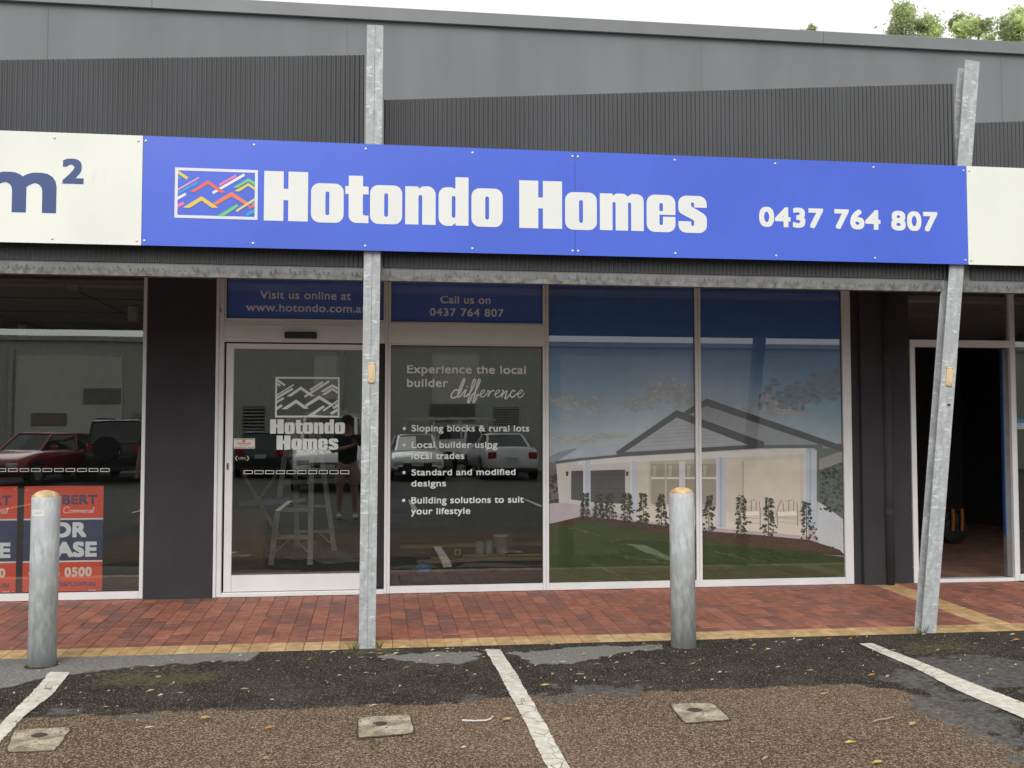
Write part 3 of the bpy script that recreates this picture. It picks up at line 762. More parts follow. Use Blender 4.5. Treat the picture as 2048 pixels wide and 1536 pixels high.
# the emblem of slanted bars and gables (u, v in 0..1 of its frame, v down)
def uv(x, y): return ((x - 200) / 1688.0, (y - (150 + (x - 200) * .0315)) / 1022.0)
def barq(x0, y0, x1, y1, w):
    d = Vector((x1 - x0, y1 - y0)).normalized() * 1; n = Vector((-d.y, d.x)) * w / 2
    return [(x0 + n.x, y0 + n.y), (x1 + n.x, y1 + n.y), (x1 - n.x, y1 - n.y), (x0 - n.x, y0 - n.y)]
Yl, Bl, Pk, Wh, Rd, Gn, Or = (.80, .60, .10), (.06, .30, .78), (.86, .20, .48), (.80, .80, .86), (.80, .15, .13), (.16, .60, .22), (.84, .22, .11)
EMB = [(barq(225, 222, 455, 375, 58), Yl), (barq(225, 305, 325, 385, 50), Bl), (barq(230, 622, 685, 357, 32), (.82, .36, .50)), (barq(230, 692, 660, 455, 58), Bl), (barq(230, 795, 425, 690, 55), Wh),
       (barq(225, 962, 385, 870, 65), Pk), (barq(965, 675, 1610, 297, 56), Wh),
       ([(495, 650), (870, 410), (1240, 668), (1125, 668), (870, 492), (610, 655)], Rd), (barq(1105, 510, 1445, 312, 50), Pk),
       ([(1380, 560), (1690, 372), (1860, 465), (1860, 543), (1690, 442), (1470, 572)], Gn), ([(1410, 635), (1690, 470), (1860, 570), (1860, 640), (1690, 527), (1510, 645)], Yl),
       ([(970, 880), (1355, 650), (1700, 872), (1725, 955), (1650, 925), (1355, 745), (1050, 920), (1020, 925)], Or), ([(365, 970), (745, 738), (1090, 975), (960, 978), (745, 828), (505, 978)], Yl),
       ([(1000, 1178), (1465, 900), (1500, 950), (1160, 1178)], Gn), (barq(1455, 1045, 1860, 785, 46), (.80, .64, .26)), (barq(1770, 905, 1860, 860, 30), (.16, .50, .60)),
       (barq(1715, 985, 1860, 915, 60), Rd), (barq(1660, 1125, 1860, 1015, 72), (.02, .36, .80))]
def emblem(mb, x0, x1, z0, z1, y, white=None, th=.0355):
    W_, H_ = x1 - x0, z1 - z0; fw = th * W_
    wc = white or (.80, .79, .86)
    for q in ((x0, x1, z1 - fw, z1), (x0, x1, z0, z0 + fw), (x0, x0 + fw, z0 + fw, z1 - fw), (x1 - fw, x1, z0 + fw, z1 - fw)):
        fanfill(mb, [(q[0], q[2]), (q[1], q[2]), (q[1], q[3]), (q[0], q[3])], y, 0, wc)
    for k, (P, c) in enumerate(EMB):
        L = [(x0 + u * W_, z1 - v * H_) for u, v in (uv(*p) for p in P)]
        fanfill(mb, L, y - .0002 - .00012 * k, 0, white or c, (x0 + fw, x1 - fw, z0 + fw, z1 - fw))

# ------------------------------------------------------------------ sign boards on the awning
YS = -1.97
def sign_mat(name, col, rough=.24):
    m, t, p = nodes(name); v = obco(t)
    c = mixcol(t, ramp(t, nz(t, 1.2, 4, v), .3, .7), tuple(k * .93 for k in col), tuple(min(1, k * 1.04) for k in col))
    c = mixcol(t, ramp(t, nz(t, 22, 5, v, (1, 1, .25)), .62, .85), c, tuple(k * .9 for k in col))
    t.links.new(c, p.inputs['Base Color']); p.inputs['Roughness'].default_value = rough
    b = N(t, 'ShaderNodeBump', _Strength=.16, _Distance=.03); t.links.new(nz(t, 1.6, 2, v), b.inputs['Height']); t.links.new(b.outputs[0], p.inputs['Normal'])
    return m
M_blue = sign_mat('blue_sign_face', (.062, .132, .69)); M_cream = sign_mat('white_sign_face', (.82, .83, .76)); M_navy_ink = sign_mat('navy_print', (.028, .065, .215))
M_print = vmat('sign_print', .4, .02, 3)
M_edge = mat('sign_edge', (.45, .45, .46), .5)
M_rivet = mat('rivet_head', (.70, .71, .74), .3, .4)
zs0, zs1 = 2.566, 3.283
xsl = onY(284, 400, YS).x; xsr = onY(1934.5, 420, YS).x; xsm = onY(1150, 400, YS).x
def board(name, label, group, x0s, face, edges):
    root = thing(name, label, 'sign', ((x0s[0] + x0s[-1]) / 2, YS, zs0), group)
    for a, b in zip(x0s, x0s[1:]):
        MB().box(a + .0012, b - .0012, YS, YS + .004, zs0, zs1).build('panel', face, root, keep=True)
        MB().box(a + .03, b - .03, YS + .0045, YS + .03, zs0 + .02, zs0 + .06).box(a + .03, b - .03, YS + .0045, YS + .03, zs1 - .06, zs1 - .02).build('backing_rail', M_edge, root, keep=True)
    return root
def rivets(root, pts):
    first = None
    for x, z in pts:
        if first is None:
            mb = MB(); mb.lathe([(.0085, .0), (.0085, -.002), (.006, -.0045), (.0025, -.0055)], 10, (0, 0, 0), 0, 'y')
            first = mb.build('rivet', M_rivet, root); o = first
        else:
            o = first.copy(); COL.objects.link(o); o.parent = root
        o.location = (x - root.location.x, -.0003, z - root.location.z)
sg = board('sign_board', 'long blue sign with white lettering and a coloured gable emblem on the awning front', None, [xsl, xsm, xsr], M_blue, 1)
mb = MB(); yl = YS - .0015
a = onY(350, 335, yl); b = onY(515, 440, yl)
A = onY(350.3, 334.5, yl); B = onY(514.8, 439.7, yl); Abl = onY(349.2, 434.6, yl)
emblem(mb, A.x, B.x, B.z, onY(514.5, 340.2, yl).z, yl)
mb.build('emblem', M_print, sg, colors=True, keep=True)
mb = MB(); wcol = (.82, .83, .80)
h0 = onY(527.5, 440.8, yl); h1 = onY(527.5, 341.5, yl); e0 = onY(1005.5, 454.3, yl)
lay_word(mb, 'Hotondo', h0.x, e0.x, h0.z, h1.z - h0.z, yl, 0, wcol)
h0 = onY(1038.5, 455.6, yl); h1 = onY(1038.5, 360.3, yl); e0 = onY(1414, 463, yl)
lay_word(mb, 'Homes', h0.x, e0.x, h0.z, h1.z - h0.z, yl, 0, wcol)
text_px(mb, '0437 764 807', 1518.5, 1875.5, 413.5, 453, yl, .05, 0, wcol)
mb.build('lettering', M_print, sg, colors=True, keep=True)
pt = []
for px in (290, 507, 731, 945, 1145, 1156, 1350, 1551, 1748, 1928):
    pt += [(onY(px, 400, YS).x, zs1 - .034), (onY(px, 400, YS).x, zs0 + .03)]
rivets(sg, pt)
xs0 = xsl - 2.4
sw = board('sign_board', 'white sign with navy m2 lettering beside the blue sign', 'white signs on the awning front', [xs0, xsl], M_cream, 1)
mb = MB()
text_px(mb, 'm', -38, 112, 341.5, 422.5, yl, .055, 0, (1, 1, 1), refh=max(v.y for v in text_tris('m')[0]))
text_px(mb, '2', 124, 167, 317, 367, yl, .055, 0, (1, 1, 1))
mb.build('lettering', M_navy_ink, sw, keep=True)
rivets(sw, [(onY(px, 400, YS).x, z) for px in (-120, 106, 275) for z in (zs1 - .034, zs0 + .03)])
sr = board('sign_board', 'blank white sign right of the blue sign', 'white signs on the awning front', [xsr, xsr + 2.4], M_cream, 1)
rivets(sr, [(xsr + dx, z) for dx in (.022, .75, 1.5) for z in (zs1 - .034, zs0 + .03)])

# ------------------------------------------------------------------ awning
aw = thing('awning', 'dark corrugated metal awning with stepped sloping front sheets and pale lower edge', 'awning', (0, -1.85, 2.4))
YF = -1.85
def corr(x0, x1, z0a, z0b, z1a, z1b, y, name, m, amp=.0042, pitch=.0315, per=10, scal=0.0, thick=False):
    n = max(2, int((x1 - x0) / pitch * per)); vs = []; fs = []; rng = random.Random(5)
    h = 0
    for i in range(n + 1):
        t = i / n; x = x0 + (x1 - x0) * t; w = math.cos(2 * math.pi * x / pitch)
        yy = y - amp * w
        if i % per == 0: h = rng.uniform(.6, 1.0) if rng.random() > .2 else rng.uniform(.2, .6)
        sc = scal * (min(1, max(0, w * 2.2 + .6)) * h if scal else 0)
        lo = z0a + (z0b - z0a) * t; hi = z1a + (z1b - z1a) * t + sc + (rng.uniform(-.0015, .0015) if not scal else 0)
        vs += [(x, yy, lo), (x, yy, hi)]
    for i in range(n): fs.append((2 * i, 2 * i + 2, 2 * i + 3, 2 * i + 1))
    mb = MB(); mb.raw(vs, fs); return mb.build(name, m, aw, smooth=True, keep=True)
pA = onY(0, 120, YF); pB = onY(729, 110, YF); sl = (pB.z - pA.z) / (pB.x - pA.x)
corr(-6.0, pB.x, 2.475, 2.475, pB.z - sl * (pB.x + 6.0), pB.z, YF, 'fascia_sheet', M_sheet)
pC = onY(768, 200, YF); pD = onY(1925, 168, YF)
corr(pC.x, 4.215, 2.475, 2.475, pC.z, pD.z, YF, 'fascia_sheet', M_sheet)
pE = onY(1955, 247, YF); pG = onY(2048, 244, YF); sl3 = (pG.z - pE.z) / (pG.x - pE.x)
corr(4.32, 9.5, 2.475, 2.475, pE.z, pE.z + sl3 * 5.18, YF, 'fascia_sheet', M_sheet)
zb = 2.397
for x0, x1 in ((-6.0, -.085), (.025, 4.09), (4.22, 9.5)):
    corr(x0, x1, zb, zb, 2.408, 2.408, YF - .009, 'edge_strip', M_pale, .0022, .0315, 12, .042)
    MB().box(x0 + .002, x1 - .002, YF - .013, YF + .05, zb - .014, zb - .001).box(x0 + .002, x1 - .002, YF - .0125, YF - .0035, zb - .0008, zb + .018).build('edge_channel', M_pale, aw, keep=True)
# soffit with one translucent sheet over the door, purlins and gutter behind the fascia
ZS = 2.78
lit = (-1.16, -.74, -1.72, -.80)
mb = MB()
mb.box(-7, lit[0], -1.80, -.04, ZS, ZS + .04); mb.box(lit[1], 9.5, -1.80, -.04, ZS, ZS + .04)
mb.box(lit[0], lit[1], -1.80, lit[2], ZS, ZS + .04); mb.box(lit[0], lit[1], lit[3], -.04, ZS, ZS + .04)
mb.build('soffit', M_soffit, aw, keep=True)
mt, tt, pp = nodes('translucent_sheet'); pp.inputs['Base Color'].default_value = (.75, .78, .8, 1); pp.inputs['Transmission Weight'].default_value = .9; pp.inputs['Roughness'].default_value = .6; pp.inputs['IOR'].default_value = 1.05
MB().box(lit[0] + .002, lit[1] - .002, lit[2] + .002, lit[3] - .002, ZS + .01, ZS + .014).build('roof_light', mt, aw, keep=True)
mb = MB()
for y in (-.45,): mb.box(-7, 9.5, y - .03, y + .03, ZS - .10, ZS - .002)
mb.box(-7, 9.5, -1.80, -1.70, ZS - .14, ZS - .002)
mb.box(-7, 9.5, YF + .012, YF + .045, 2.40, ZS + .3)
mb.build('purlin', mat('purlin_steel', (.26, .26, .26), .6), aw, keep=True)

# ------------------------------------------------------------------ steel posts (H sections)
def post(label, foot, top, ztop, tilt, w=.108, seam=False):
    root = thing('steel_post', label, 'post', (foot[0], foot[1], fz(-1.93) - .006), 'galvanised awning posts')
    L = ztop - root.location.z; tf = .010; d = .100
    mb = MB(); n = 40
    if seam:       # two channels back to back: face with a groove down its middle
        mb.box(-w / 2, -.0008, 0, tf, 0, L); mb.box(.0008, w / 2, 0, tf, 0, L)
        mb.box(-.0008, .0008, .004, tf, 0, L)
    else: mb.box(-w / 2, w / 2, 0, tf, 0, L)
    mb.build('flange', M_galv, root, .0015)
    MB().box(-w / 2, w / 2, d - tf, d, 0, L - .03).build('flange', M_galv, root, .0015)
    MB().box(-.005, .005, tf + .0005, d - tf - .0005, 0, L - .012).build('web', M_galv, root)
    dx = top[0] - foot[0]
    if abs(dx) > .001: root.rotation_euler = (0, math.atan2(dx, L), 0)
    return root, L
p1, L1 = post('upright galvanised steel post with a centre seam in front of the door', (-.041, -1.93), (-.013, 0), 4.11, 0, .110, True)
p2, L2 = post('leaning galvanised steel post at the right end of the blue sign', (3.893, -1.93), (4.326, 0), 4.10, 1, .112)
M_plate = mat('cream_plate', (.72, .56, .33), .5, var=.06, scale=8)
M_rust = mat('rust', (.10, .045, .025), .9)
def plate(root, z, dx):
    p = MB().box(dx - .024, dx + .024, -.013, -.0008, z - .068, z + .068).build('cover_plate', M_plate, root, .003)
    MB().box(dx - .012, dx + .012, -.0165, -.0138, z - .045, z + .045).build('raised_panel', M_plate, p, .002)
    for sx in (-1, 1):
        for sz in (-1, 1):
            MB().lathe([(.0032, 0), (.0032, -.0015), (.001, -.002)], 8, (dx + sx * .016, -.0135, z + sz * .058), 0, 'y').build('screw', M_black, p)
plate(p1, onY(743, 745, -1.945).z - p1.location.z, .006)
plate(p2, (onY(1903, 753, -1.945).z - p2.location.z) / math.cos(p2.rotation_euler[1]), .004)
MB().box(.006, .03, -.004, -.0006, 1.625, 1.64).build('rust_stain', M_rust, p2)
# ------------------------------------------------------------------ bollards
M_conc = mat('yellow_concrete_cap', (.70, .50, .27), .9, var=.25, scale=22, bump=.5, bscale=70, dirt=((.25, .15, .08), .66, 30))
M_boll = galv('bollard_zinc', (.52, .545, .55), False)
def bollard(label, x, y, r, h, lean):
    root = thing('bollard', label, 'bollard', (x, y, gz(y) - .004), 'steel bollards along the kerb')
    MB().lathe([(r, -.05), (r, h - .004), (r - .004, h), (r - .010, h)], 40).build('tube', M_boll, root, smooth=False)
    for p in root.children[0].data.polygons: p.use_smooth = abs(p.normal.z) < .3
    MB().lathe([(r - .004, h - .02), (r - .004, h + .004), (r * .8, h + .021), (r * .5, h + .034), (r * .2, h + .040), (.004, h + .041)], 40).build('concrete_cap', M_conc, root, smooth=True)
    root.rotation_euler = (0, lean, 0)
    return root
b1 = bollard('galvanised bollard with small white sticker before the for lease posters', -2.012, -2.12, .083, 1.03, .004)
b2 = bollard('galvanised bollard without sticker in front of the mural windows', 2.045, -2.12, .083, 1.02, -.006)
mb = MB(); n = 10; r = .0838
for k in range(n):
    a0, a1 = [math.radians(223 + 60 * (k + j) / n) for j in (0, 1)]
    mb.face([(r * math.cos(a0), r * math.sin(a0), .915), (r * math.cos(a1), r * math.sin(a1), .915), (r * math.cos(a1), r * math.sin(a1), .955), (r * math.cos(a0), r * math.sin(a0), .955)])
stk = mb.build('sticker', mat('paper_sticker', (.72, .72, .70), .6), b1)
mb = MB(); r = .0842
for k in range(6):
    a0, a1 = [math.radians(238 + 5.2 * k + j * 1.3) for j in (0, 2.2)]
    zz = .926 + .008 * (k % 2)
    mb.face([(r * math.cos(a0), r * math.sin(a0), zz), (r * math.cos(a1), r * math.sin(a1), zz), (r * math.cos(a1), r * math.sin(a1), zz + .013), (r * math.cos(a0), r * math.sin(a0), zz + .013)])
mb.build('handwriting', mat('faint_ink', (.35, .35, .36), .7), stk)
# ------------------------------------------------------------------ lettering on the glass
M_vl = vmat('window_vinyl', .5, .02, 3)
YV = -.002
def vin(parent, items, col=(.62, .65, .62), y=YV):
    mb = MB()
    for (s_, pl, pr, top, base, bold) in items: text_px(mb, s_, pl, pr, top, base, y, bold, 0, col)
    o = mb.build('lettering', M_vl, None, colors=True); fix(o, parent); return o
grey = (.30, .31, .33)
M_tblue = mat('blue_window_film', (.09, .19, .62), .45, var=.05, scale=2)
glossy_front(M_tblue)
for o, r in ((tw1, rt1), (tw2, rt2)):
    fix(MB().face([(r[0], -.001, r[2]), (r[1], -.001, r[2]), (r[1], -.001, r[3]), (r[0], -.001, r[3])]).build('film', M_tblue, None), o)
vin(tw1, [('Visit us online at', 520, 702, 581.5, 597, .028), ('www.hotondo.com.au', 492, 735, 607, 622, .028)], (.74, .79, .86))
vin(tw2, [('Call us on', 880.5, 981, 591.5, 606.5, .028), ('0437 764 807', 859.5, 1007.5, 616, 631.5, .028)], (.74, .79, .86))
vin(wt, [('Experience the local', 814, 1051.5, 730.2, 746.3, .028), ('builder', 814, 896, 757.5, 773.8, .028)], (.78, .80, .76))
vin(wt, [('Sloping blocks & rural lots', 823, 1058.5, 850.3, 863, .028), ('Local builder using', 823.5, 995, 883.4, 896.2, .028), ('local trades', 823, 928.5, 905.5, 918.2, .028),
         ('Standard and modified', 823, 1031, 938.8, 951, .028), ('designs', 822.5, 892, 961, 973.3, .028), ('Building solutions to suit', 822.5, 1047.5, 994.4, 1007.3, .028), ('your lifestyle', 822, 940.5, 1016.5, 1029, .028)], (.76, .80, .78))
for px, py in ((808.5, 857), (808.2, 890.3), (808, 945), (807.2, 1000.8)):
    mb = MB(); c = onY(px, py, YV); fanfill(mb, [(c.x + .0135 * math.cos(k * math.pi / 8), c.z + .0135 * math.sin(k * math.pi / 8)) for k in range(16)], YV, 0, (.76, .80, .78))
    fix(mb.build('bullet_point', M_vl, None, colors=True), wt)
# the hand-brushed word
def script(mb, strokes, x0, x1, z0, z1, y, mi=0, col=None, u=(0, 100), v=(0, 50)):
    for pts, w in strokes:
        P = [(x0 + (a - u[0]) / (u[1] - u[0]) * (x1 - x0), z0 + (b - v[0]) / (v[1] - v[0]) * (z1 - z0)) for a, b in pts]
        k = (x1 - x0) / (u[1] - u[0])
        brush(mb, P, [q * k for q in w] if isinstance(w, list) else w * k, y, 6, mi, col)
# zoom coordinates: x 775..1485, y (down) 1035..1280
D = lambda L: [(a, 1280 - b) for a, b in L]
DIFF = [(D([(862, 1165), (840, 1150), (810, 1160), (785, 1195), (785, 1225), (815, 1228), (850, 1200), (872, 1160), (895, 1100), (910, 1052), (905, 1042), (890, 1065), (865, 1130), (845, 1190), (850, 1222), (880, 1205)]), 15),
        (D([(880, 1205), (905, 1165), (925, 1150), (912, 1185), (905, 1215), (925, 1212), (945, 1190)]), 14), (D([(935, 1122), (940, 1118)]), 13),
        (D([(925, 1215), (960, 1180), (995, 1120), (1012, 1065), (1005, 1045), (990, 1070), (972, 1140), (955, 1215), (942, 1262), (948, 1275), (965, 1250), (980, 1210), (985, 1195)]), 14),
        (D([(985, 1200), (1010, 1170), (1040, 1110), (1058, 1060), (1050, 1045), (1035, 1075), (1020, 1140), (1005, 1215), (992, 1262), (1000, 1272), (1015, 1245), (1030, 1205), (1045, 1195)]), 14),
        (D([(1035, 1205), (1070, 1195), (1100, 1165), (1098, 1150), (1078, 1158), (1062, 1190), (1072, 1220), (1100, 1210), (1130, 1178)]), 9),
        (D([(1130, 1160), (1150, 1165), (1135, 1215)]), 13), (D([(1138, 1205), (1160, 1170), (1185, 1155), (1195, 1165)]), 11),
        (D([(1195, 1195), (1225, 1185), (1248, 1162), (1240, 1150), (1220, 1160), (1205, 1195), (1218, 1222), (1250, 1208), (1270, 1178)]), 9),
        (D([(1275, 1150), (1282, 1165), (1265, 1220)]), 13), (D([(1270, 1205), (1300, 1170), (1318, 1160), (1310, 1190), (1300, 1235), (1318, 1225), (1345, 1195)]), 12),
        (D([(1395, 1165), (1380, 1152), (1358, 1175), (1350, 1205), (1370, 1220), (1400, 1200), (1425, 1180)]), 12),
        (D([(1420, 1192), (1450, 1180), (1470, 1158), (1460, 1148), (1440, 1160), (1424, 1200), (1440, 1224), (1466, 1210), (1486, 1178)]), 8)]
A = onY(902, 806, YV); B = onY(1048, 806, YV); T = onY(902, 757, YV)
mb = MB(); script(mb, DIFF, A.x, B.x, A.z, T.z, YV, 0, (.80, .83, .80), (780, 1484), (0, 240))
fix(mb.build('brush_lettering', M_vl, None, colors=True), wt)
# emblem and name on the sliding door
yv = .003
mb = MB(); A = onY(550.8, 752.5, yv); B = onY(678.8, 835, yv)
emblem(mb, A.x, B.x, B.z, onY(678, 754.5, yv).z, yv, (.78, .83, .79), .028)
for w, pl, pr, t_, b_ in (('Hotondo', 540, 689.6, 838.6, 867.3), ('Homes', 553, 676.2, 871.2, 899.3)):
    a = onY(pl, b_, yv); e = onY(pr, b_, yv); q = onY(pl, t_, yv)
    lay_word(mb, w, a.x, e.x, a.z, q.z - a.z, yv, 0, (.78, .83, .79))
fix(mb.build('emblem', M_vl, None, colors=True), door)
mb = MB(); a = onY(467.3, 897, yv); b = onY(510, 876.5, yv)
R4 = lambda x0, x1, z0, z1: [(x0, z0), (x1, z0), (x1, z1), (x0, z1)]
fanfill(mb, R4(a.x, b.x, a.z, b.z), yv, 0, (.70, .68, .62)); w_, h_ = b.x - a.x, b.z - a.z
fanfill(mb, R4(a.x + .4 * w_, a.x + .55 * w_, a.z + .60 * h_, a.z + .84 * h_), yv - .0005, 0, (.62, .16, .05))
fanfill(mb, R4(a.x + .05 * w_, a.x + .95 * w_, a.z + .88 * h_, a.z + .96 * h_), yv - .0005, 0, (.2, .25, .3))
for k, (x0, x1, z0, z1, c) in enumerate(((.17, .82, .42, .56, (.6, .18, .10)), (.3, .7, .27, .34, (.5, .2, .15)), (.05, .6, .06, .15, (.22, .24, .28)), (.66, .95, .06, .15, (.6, .1, .08)))):
    x = x0
    while x < x1:
        L = random.uniform(.03, .07); fanfill(mb, R4(a.x + x * w_, a.x + min(x + L, x1) * w_, a.z + z0 * h_, a.z + z1 * h_), yv - .0005, 0, c); x += L + .015
fix(mb.build('sticker', M_vl, None, colors=True), door)
mb = MB()
for s_, dx in ((1, 471), (-1, 497.5)):
    c = onY(dx, 916.5, yv)
    brush(mb, [(c.x - s_ * -.012, c.z + .018), (c.x - s_ * .0, c.z), (c.x - s_ * -.012, c.z - .018)], .007, yv, 2, 0, (.62, .55, .22))
text_px(mb, 'safety', 476.5, 492.5, 913.5, 918.5, yv, 0, 0, (.45, .47, .45))
fix(mb.build('safety_mark', M_vl, None, colors=True), door)

# ------------------------------------------------------------------ the printed house mural behind two panes
M_mural = vmat('mural_print', .5, .05, 7, gain=1.42)
glossy_front(M_mural)
YM = -.004
def build_mural(parent, rect, seed):
    mb = MB(); rng = random.Random(11); lay = [0]
    X = lambda q: (onY(q[0], q[1], YM).x, onY(q[0], q[1], YM).z)
    def P(L, c, rct=None):
        lay[0] += 1
        fanfill(mb, [X(q) for q in L], YM - lay[0] * 4e-6, 0, c, rect)
    # sky of the print: deep blue above, pale over the roofs
    stops = [(560, (.045, .105, .30)), (640, (.042, .12, .37)), (700, (.06, .145, .31)), (760, (.095, .20, .345)), (820, (.165, .275, .365)), (880, (.27, .33, .37)), (960, (.36, .36, .34))]
    def skyc(py):
        for (a, ca), (b, cb) in zip(stops, stops[1:]):
            if py <= b:
                k = max(0, (py - a) / (b - a)); return tuple(p + (q - p) * k for p, q in zip(ca, cb))
        return stops[-1][1]
    zpx = lambda z: 867 - (z - CAM.z) * F / 8.83
    nz_ = 24; z0, z1 = rect[2], rect[3]; nx_ = 10
    for i in range(nz_):
        for j in range(nx_):
            xa, xb = [rect[0] + (rect[1] - rect[0]) * (j + k) / nx_ for k in (0, 1)]; za, zb_ = [z0 + (z1 - z0) * (i + k) / nz_ for k in (0, 1)]
            def cc(x, z):
                q_ = zpx(z); xp_ = 749 + x * F / 8.83; gl_ = math.exp(-(((xp_ - 1385) / 190) ** 2 + ((q_ - 815) / 75) ** 2)); c = tuple(u + gl_ * w_ for u, w_ in zip(skyc(q_), (.14, .125, .10))); m = 1 + .22 * noise.noise((x * 1.1, z * 2.2, 4)) * (1 if zpx(z) > 690 else .3)
                return tuple(k * m for k in c)
            mb.face([(xa, YM, za), (xb, YM, za), (xb, YM, zb_), (xa, YM, zb_)], 0, [cc(xa, za), cc(xb, za), cc(xb, zb_), cc(xa, zb_)])
    # clouds
    def cloud(cx, cy, w, h, c, n=44):
        for _ in range(n):
            t = rng.gauss(0, .36); s_ = rng.gauss(0, .30); x, y = cx + t * w, cy + s_ * h
            a, b = w * rng.uniform(.05, .17), h * rng.uniform(.14, .36); k = rng.uniform(.78, 1.12); ph = rng.uniform(0, 3)
            lay[0] += 1; cc_ = tuple(v * k for v in c); rim = [(x + a * math.cos(q * .698) * rng.uniform(.7, 1.3), y + b * math.sin(q * .698) * rng.uniform(.7, 1.3)) for q in range(9)]; sk = skyc(y); ce = tuple(.62 * u + .38 * v for u, v in zip(sk, cc_))
            cx_, cz_ = X((x, y)); yy = YM - lay[0] * 4e-6
            for q in range(9):
                A_, B_ = X(rim[(q + 1) % 9]), X(rim[q])
                if (A_[0] - cx_) * (B_[1] - cz_) - (A_[1] - cz_) * (B_[0] - cx_) < 0: A_, B_ = B_, A_
                if all(rect[0] < u[0] < rect[1] for u in (A_, B_, (cx_, 0))): mb.face([(cx_, yy, cz_), (A_[0], yy, A_[1]), (B_[0], yy, B_[1])], 0, [cc_, ce, ce])
    cr = (.33, .315, .285)
    for a in ((1143, 803, 62, 20), (1183, 820, 34, 10), (1132, 836, 22, 8), (1270, 812, 40, 12), (1300, 800, 60, 12), (1292, 813, 30, 9), (1352, 782, 62, 22), (1330, 768, 46, 20), (1372, 806, 40, 16), (1498, 806, 20, 8), (1205, 872, 70, 10), (1150, 880, 60, 9), (1108, 876, 40, 8)): cloud(*a, cr)
    for a in ((1640, 775, 110, 26), (1600, 795, 90, 24), (1560, 810, 60, 24), (1665, 755, 60, 22), (1625, 790, 100, 20)): cloud(*a, (.135, .125, .135), 40)
    for a in ((1540, 820, 52, 22), (1570, 826, 80, 10), (1530, 800, 30, 16)): cloud(*a, (.34, .29, .25), 22)
    # far left neighbour and trees
    P([(1090, 918), (1118, 904), (1152, 896), (1160, 930), (1090, 932)], (.17, .20, .25))
    P([(1090, 925), (1130, 925), (1130, 1012), (1090, 1012)], (.12, .11, .10))
    for _ in range(60):
        x, y = rng.uniform(1092, 1128), rng.uniform(945, 1008); P([(x, y), (x + rng.uniform(3, 8), y + 2), (x + 4, y + rng.uniform(4, 9)), (x - 2, y + 5)], (.035, .045, .03))
    # ground: driveway, porch, right path, lawn
    P([(1090, 1008), (1180, 1000), (1290, 1010), (1600, 1050), (1720, 1040), (1720, 1130), (1600, 1100), (1170, 1034), (1090, 1048)], (.36, .31, .33))
    P([(1640, 985), (1720, 985), (1720, 1135), (1660, 1108), (1630, 1075)], (.42, .44, .46))
    for _ in range(260):
        x, y = rng.uniform(1632, 1688), rng.uniform(1020, 1110); P([(x, y), (x + 2.2, y), (x + 2, y + 1.6), (x, y + 1.6)], rng.choice(((.47, .49, .51), (.35, .37, .38))))
    P([(1630, 895), (1720, 880), (1720, 1060), (1688, 1040), (1650, 1012), (1630, 1000)], (.10, .115, .105))
    for _ in range(160):
        x, y = rng.uniform(1640, 1690), rng.uniform(915, 1020); P([(x, y), (x + rng.uniform(2, 7), y + 2), (x + 3, y + rng.uniform(3, 8)), (x - 2, y + 3)], rng.choice(((.03, .045, .03), (.07, .09, .07), (.05, .055, .05))))
    P([(1638, 918), (1690, 900), (1690, 922), (1638, 940)], (.22, .22, .21))
    # walls
    P([(1112, 925), (1270, 915), (1270, 1040), (1258, 1032), (1180, 1012), (1118, 1006)], (.42, .41, .38))
    P([(1262, 918), (1615, 905), (1615, 1066), (1500, 1055), (1400, 1046), (1262, 1036)], (.46, .42, .355))
    P([(1262, 1010), (1440, 1022), (1615, 1045), (1615, 1072), (1480, 1060), (1330, 1048), (1262, 1038)], (.52, .48, .41))
    for k in range(22):
        y = 935 + k * 5.0
        P([(1275, y), (1332, y + .8), (1332, y + 1.5), (1275, y + .7)], (.38, .36, .31))
        P([(1455, y + 1), (1602, y + 3), (1602, y + 3.9), (1455, y + 1.8)], (.41, .38, .325))
    for q in ((1455, 922, 1600, 1010),): 
        P([(1485, 922), (1600, 918), (1600, 1022), (1485, 1012)], (.50, .455, .385))
        P([(1484, 922), (1487, 922), (1487, 1012), (1484, 1012)], (.33, .30, .26))
    # garage doors
    P([(1142, 942), (1166, 941), (1166, 1002), (1142, 999)], (.075, .073, .078)); P([(1181, 941), (1250, 939), (1250, 1008), (1181, 1004)], (.080, .078, .082))
    for k in range(6):
        y = 950 + k * 9; P([(1181, y), (1250, y - .6), (1250, y + .4), (1181, y + 1)], (.055, .054, .058))
    for x in (1134, 1254): P([(x - 3, 943), (x + 3, 943), (x + 2, 952), (x - 2, 952)], (.10, .05, .03)); 
    # front windows
    P([(1298, 922), (1440, 918), (1440, 1018), (1298, 1006)], (.35, .33, .28))
    for (x0, x1) in ((1302, 1329), (1333, 1358), (1370, 1392), (1402, 1432)):
        P([(x0, 928), (x1, 927), (x1, 1012), (x0, 1008)], (.26, .235, .19)); P([(x0, 954), (x1, 954), (x1, 958), (x0, 958)], (.52, .50, .45))
        P([(x0 + 4, 931), (x0 + 11, 931), (x0 + 9, 952), (x0 + 4, 953)], (.36, .33, .27))
    P([(1358, 922), (1370, 922), (1370, 1012), (1358, 1012)], (.46, .47, .47))
    # eaves, beam, gutter
    P([(1157, 919), (1260, 913), (1420, 904), (1612, 893), (1616, 908), (1420, 916), (1260, 925), (1157, 930)], (.50, .50, .47))
